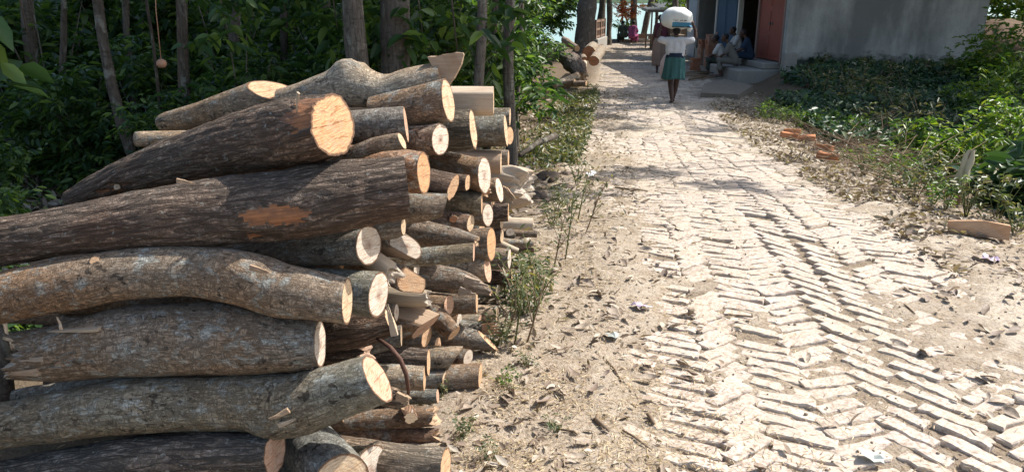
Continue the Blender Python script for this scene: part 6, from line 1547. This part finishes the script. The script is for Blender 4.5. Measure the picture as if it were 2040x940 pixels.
while n_in < 290:
    if n_in < 130: c_ = clumps[n_in % len(clumps)]; x, y = c_[0]+rl.normal(0, 0.13), c_[1]+rl.normal(0, 0.13)
    else: x, y = band_pos(rl)
    px, py, zc = pix(x, y, 0)
    if not (860 < px < 2060 and py < 950): continue
    if px < 1000 and py > 560 and px < 900: continue
    o = ob('dry_leaf', dlm[n_in % 10], None, (x, y, float(surf(np.array(x), np.array(y)))+0.012), 'curled dry brown leaf lying on the ground', 'leaf', 'fallen leaves on the road and its edges')
    sc = rl.uniform(0.35, 0.9); o.scale = (sc,)*3; o.rotation_euler = (rl.normal(0, 0.35), rl.normal(0, 0.3), rl.uniform(0, 6.28)); n_in += 1
# the rest of the litter: small leaves and straw
n_ = 8000; y = 1.9+16*rl.random(n_)**1.2; u = rl.random(n_)
s = np.where(u < 0.33, rl.normal(-1.25, 0.45, n_), np.where(u < 0.93, 1.25+np.abs(rl.normal(0, 0.75, n_)), rl.uniform(-1.3, 1.3, n_)))
x = road_c(y)+s; c = np.stack([x, y, surf(x, y)+0.006+0.012*rl.random(n_)], -1)
d = rdirs(n_, rl, 0, 0.25); v, q_ = leaves(c, d, np.array([0, 0, 1.0])+rl.normal(0, 0.35, c.shape), rl.uniform(0.015, 0.055, n_)*(0.7+0.06*y), 0.42, 0.5, -0.1)
ob('leaf_litter', fast_mesh('leaf_litter', v, q_, M['dry']), kind='stuff')
n_ = 85000; y = 1.8+8*rl.random(n_)**1.9; u = rl.random(n_)
s = np.where(u < 0.62, rl.normal(-1.25, 0.55, n_), rl.uniform(-1.6, 2.4, n_)); x = road_c(y)+s
kp = (fbm(np.stack([x*3, y*3, 0*x], -1), 14, 2) > 0.45) | (rl.random(n_) < 0.3); x, y = x[kp], y[kp]; n_ = len(x)
c = np.stack([x, y, surf(x, y)+0.003+0.006*rl.random(n_)], -1); d = rdirs(n_, rl, 0, 0.18)
v, q_ = leaves(c, d, np.array([0, 0, 1.0])+rl.normal(0, 0.3, c.shape), rl.uniform(0.008, 0.034, n_), 0.10, 0.2, 0.05)
ob('straw', fast_mesh('straw', v, q_, M['straw']), kind='stuff')
n_ = 1500; y = 2.0+5*rl.random(n_)**1.4; s = rl.normal(-1.3, 0.40, n_); x = road_c(y)+s
c = np.stack([x, y, surf(x, y)+0.006+0.008*rl.random(n_)], -1); v, q_ = leaves(c, rdirs(n_, rl, 0, 0.3), np.array([0, 0, 1.0])+rl.normal(0, 0.4, c.shape), 0.012+0.05*rl.random(n_)**2, 0.4, 0.5, -0.1)
ob('leaf_litter', fast_mesh('leaf_litter', v, q_, M['dry']), kind='stuff')
# dry leaves heaped along the right edge
n_ = 6500; y = 2.6+13*rl.random(n_)**1.1; s = 1.0+np.abs(rl.normal(0, 0.62, n_)); x = road_c(y)+s
kp = fbm(np.stack([x*1.6, y*1.6, 0*x], -1), 44, 2)+0.12*(s > 1.4) > 0.45; x, y = x[kp], y[kp]; n_ = len(x)
c = np.stack([x, y, surf(x, y)+0.008+0.02*rl.random(n_)], -1); v, q_ = leaves(c, rdirs(n_, rl, 0, 0.35), np.array([0, 0, 1.0])+rl.normal(0, 0.5, c.shape), rl.uniform(0.03, 0.085, n_), 0.45, 0.6, -0.15)
ob('leaf_litter', fast_mesh('leaf_litter', v, q_, M['dry']), kind='stuff')
# forest floor leaves
n_ = 16000; y = rl.uniform(3.5, 20, n_); x = -0.72*y*rl.random(n_)+rl.random(n_)*(road_c(y)-1.4)
c = np.stack([x, y, zg(x, y, False)+0.02+0.02*rl.random(n_)], -1); v, q_ = leaves(c, rdirs(n_, rl, 0, 0.3), np.array([0, 0, 1.0])+rl.normal(0, 0.35, c.shape), rl.uniform(0.06, 0.13, n_), 0.42, 0.4, -0.1)
ob('leaf_litter', fast_mesh('leaf_litter', v, q_, M['dry']), kind='stuff')

# small stones and clods in the sand
mb = MB()
for k in range(900):
    y = 2.0+6*rl.random()**1.8; s = rl.uniform(-2.0, 2.2); x = float(road_c(y))+s; r0 = rl.uniform(0.002, 0.007)
    mb.ball((x, y, float(surf(np.array(x), np.array(y)))+r0*0.5), (r0*rl.uniform(0.8, 1.5), r0, r0*0.8), 5)
ob('gravel', mb.me('gravel', [simple('grit', (0.30, 0.24, 0.18), 0.9, 60, 0.3, 0.3, 0.1)], True), kind='stuff')
# twigs
TW = [(1500, 632, 1445, 630, 'dark straight twig lying across the bricks'), (1190, 838, 1212, 872, 'short thick stick on the sand in the lower middle'), (1290, 832, 1302, 852, 'stubby stick right of the short thick one'), (1208, 728, 1238, 770, 'bent thin twig on the sand'), (1240, 862, 1298, 900, 'thin curved twig at the bottom of the sandy strip'),
      (1800, 612, 1822, 630, 'small curved twig on the right of the bricks'), (1930, 855, 1962, 880, 'dark twig on the road at the lower right'), (1225, 376, 1290, 382, 'pale stick lying across the left side of the road'), (1110, 870, 1150, 882, 'fine pale twig near the seedling'), (1960, 885, 2005, 900, 'dark twig near the lower right corner'), (1345, 455, 1362, 462, 'little dark stick in the middle of the road')]
for k, (a, b, c_, d_, lab) in enumerate(TW):
    p, q = ray_ground(a, b), ray_ground(c_, d_); mid = (p+q)/2+np.array([rl.normal(0, 0.012), rl.normal(0, 0.012), 0.004])
    r0 = 0.009 if 'stick' in lab and k != 10 else 0.0045
    for a_ in (p, q, mid): a_[2] = float(surf(np.array(a_[0]), np.array(a_[1])))+r0+0.002
    mb = MB(); o0 = p.copy(); mb.tube([p-o0, mid-o0, q-o0], [r0*0.8, r0, r0*0.6], 7)
    ob('twig', mb.me('twig', [M['twig']], True), None, o0, lab, 'twig')
# firewood sticks on the ground before the sitting people
for k in range(14):
    p = ray_ground(1392+rl.uniform(-14, 40), 150+rl.uniform(-2, 12), 14, 24); a = 0.5+rl.normal(0, 0.18); L = rl.uniform(0.6, 1.1)
    mb = MB(); mb.tube([(-L/2*math.cos(a), -L/2*math.sin(a), 0), (0, 0, 0.02), (L/2*math.cos(a), L/2*math.sin(a), 0.01)], [0.018, 0.022, 0.014], 7)
    ob('firewood_stick', mb.me('firewood_stick', [M['twig']], True), None, p+np.array([0, 0, 0.02+0.02*(k % 4)]), 'grey firewood stick in the heap before the sitting people', 'stick', 'firewood sticks before the step')
# dark rocks and clods behind the pile
def rock(seed, d):
    r = np.random.default_rng(seed); mb = MB(); mb.ball((0, 0, 0), 1, 22); v = np.array(mb.v)
    v = v*(1+1.1*(fbm(v*1.5+seed, seed, 3)-0.5))[:, None]; ax = rdirs(5, r)
    for a in ax: dd = v @ a; v = v-np.clip(dd-0.62, 0, 9)[:, None]*a
    v = v*(1+0.25*(fbm(v*5+seed, seed+2, 3)-0.5))[:, None]; return mesh('rock', v*np.array(d), mb.f, M['rock'], smooth=True)
M['rock'] = simple('dark_rock', (0.13, 0.10, 0.08), 0.9, 14, 0.4, 0.9, 0.2)
for k, (px, py, w_, h_, lab) in enumerate(((1085, 345, 70, 46, 'largest dark clod behind the pile'), (1115, 368, 34, 22, 'angular dark rock right of the largest clod'), (1068, 385, 40, 24, 'dark rock close behind the gnarled stump'), (1092, 395, 26, 16, 'small dark stone in front of the largest clod'), (1060, 318, 40, 24, 'dark clod at the back of the rubble'), (1128, 345, 26, 16, 'small stone at the road side of the rubble'),
        (1108, 312, 34, 20, 'round dark clod at the back right of the rubble'), (1082, 410, 22, 13, 'nearest small stone of the rubble'), (1048, 350, 30, 24, 'dark stone touching the pile'))):
    p = ray_ground(px, py+h_*0.35, 3, 14); m_ = mpp(px, py, p[1]); o = ob('rock', rock(k+5, ((min(w_, 46)/1.5*m_, min(w_, 46)/1.7*m_, min(h_, 30)/2.3*m_))), None, p+np.array([0, 0, h_*0.12*m_]), lab, 'rock', 'dark rubble behind the pile'); o.rotation_euler = (0, 0, k)
mb = MB(); p = ray_ground(1035, 330, 3, 14); q = ray_ground(1105, 300, 3, 14); p[2] += 0.12; q[2] += 0.2; mb.tube([p*0, (q-p)*0.5+np.array([0, 0, 0.03]), q-p], [0.03, 0.035, 0.045], 9)
ob('root', mb.me('root', [M['trunk']], True), None, p, 'dark root lying over the rubble behind the pile', 'root')
# scraps of litter
M['paper'] = simple('white_paper', (0.72, 0.72, 0.74), 0.6, 25, 0.08, 0.2, 0.3)
def scrap(px, py, w_, lab, m_, seed, cat='scrap'):
    p = ray_ground(px, py, 1.8, 22); r = np.random.default_rng(seed); n1 = 5; v = []; s_ = w_*mpp(px, py, p[1])
    for j in range(n1):
        for i in range(n1): v.append(((i/(n1-1)-0.5)*s_*(1+0.15*r.normal()), (j/(n1-1)-0.5)*s_*0.7*(1+0.15*r.normal()), abs(r.normal(0, 0.10))*s_))
    f = [(j*n1+i, j*n1+i+1, (j+1)*n1+i+1, (j+1)*n1+i) for j in range(n1-1) for i in range(n1-1)]
    o = ob('scrap', mesh('scrap', v, f, m_, smooth=False), None, (p[0], p[1], float(surf(np.array(p[0]), np.array(p[1])))+0.012), lab, cat); o.rotation_euler = (0.1, 0.15, seed)
M['foil'] = simple('purple_wrapper', (0.50, 0.40, 0.52), 0.35, 18, 0.5, 0.3, 0.5); M['greyleaf'] = simple('grey_plastic', (0.42, 0.45, 0.42), 0.45, 18, 0.25, 0.3, 0.4)
scrap(1828, 410, 20, 'white paper scrap in the leaves right of the road', M['paper'], 1)
scrap(1272, 619, 30, 'purple and white crumpled wrapper on the sand', M['foil'], 2); scrap(1290, 623, 20, 'white torn wrapper end beside the purple one', M['paper'], 3)
scrap(1178, 349, 24, 'white scrap in the shade at the left road edge', M['paper'], 4)
scrap(1167, 213, 9, 'white plastic bit at the left road edge far up', M['paper'], 5)
scrap(1738, 915, 44, 'grey plastic piece at the bottom edge of the road', M['greyleaf'], 6)
scrap(1972, 522, 40, 'pale lilac wrapper in the leaves at the right edge', M['foil'], 7)
scrap(1222, 682, 34, 'grey crumpled leaf-like plastic on the sand', M['greyleaf'], 8)
scrap(1150, 168, 12, 'pale plastic litter before the far log heap', M['paper'], 9)
# pale fungus-coloured fruit hanging in the wood
p = P(322, 127, 5.3); mb = MB(); mb.ball((0, 0, 0), (0.034, 0.034, 0.031), 12); mb.tube([(0, 0, 0.03), (0.01, 0.0, 0.35), (0.05, 0.1, 1.2)], [0.003, 0.003, 0.004], 5)
ob('fruit', mb.me('fruit', [simple('brown_fruit', (0.46, 0.25, 0.16), 0.6, 30, 0.2, 0.2, 0.3)], True), None, p, 'round brownish fruit hanging in front of the wood', 'fruit')
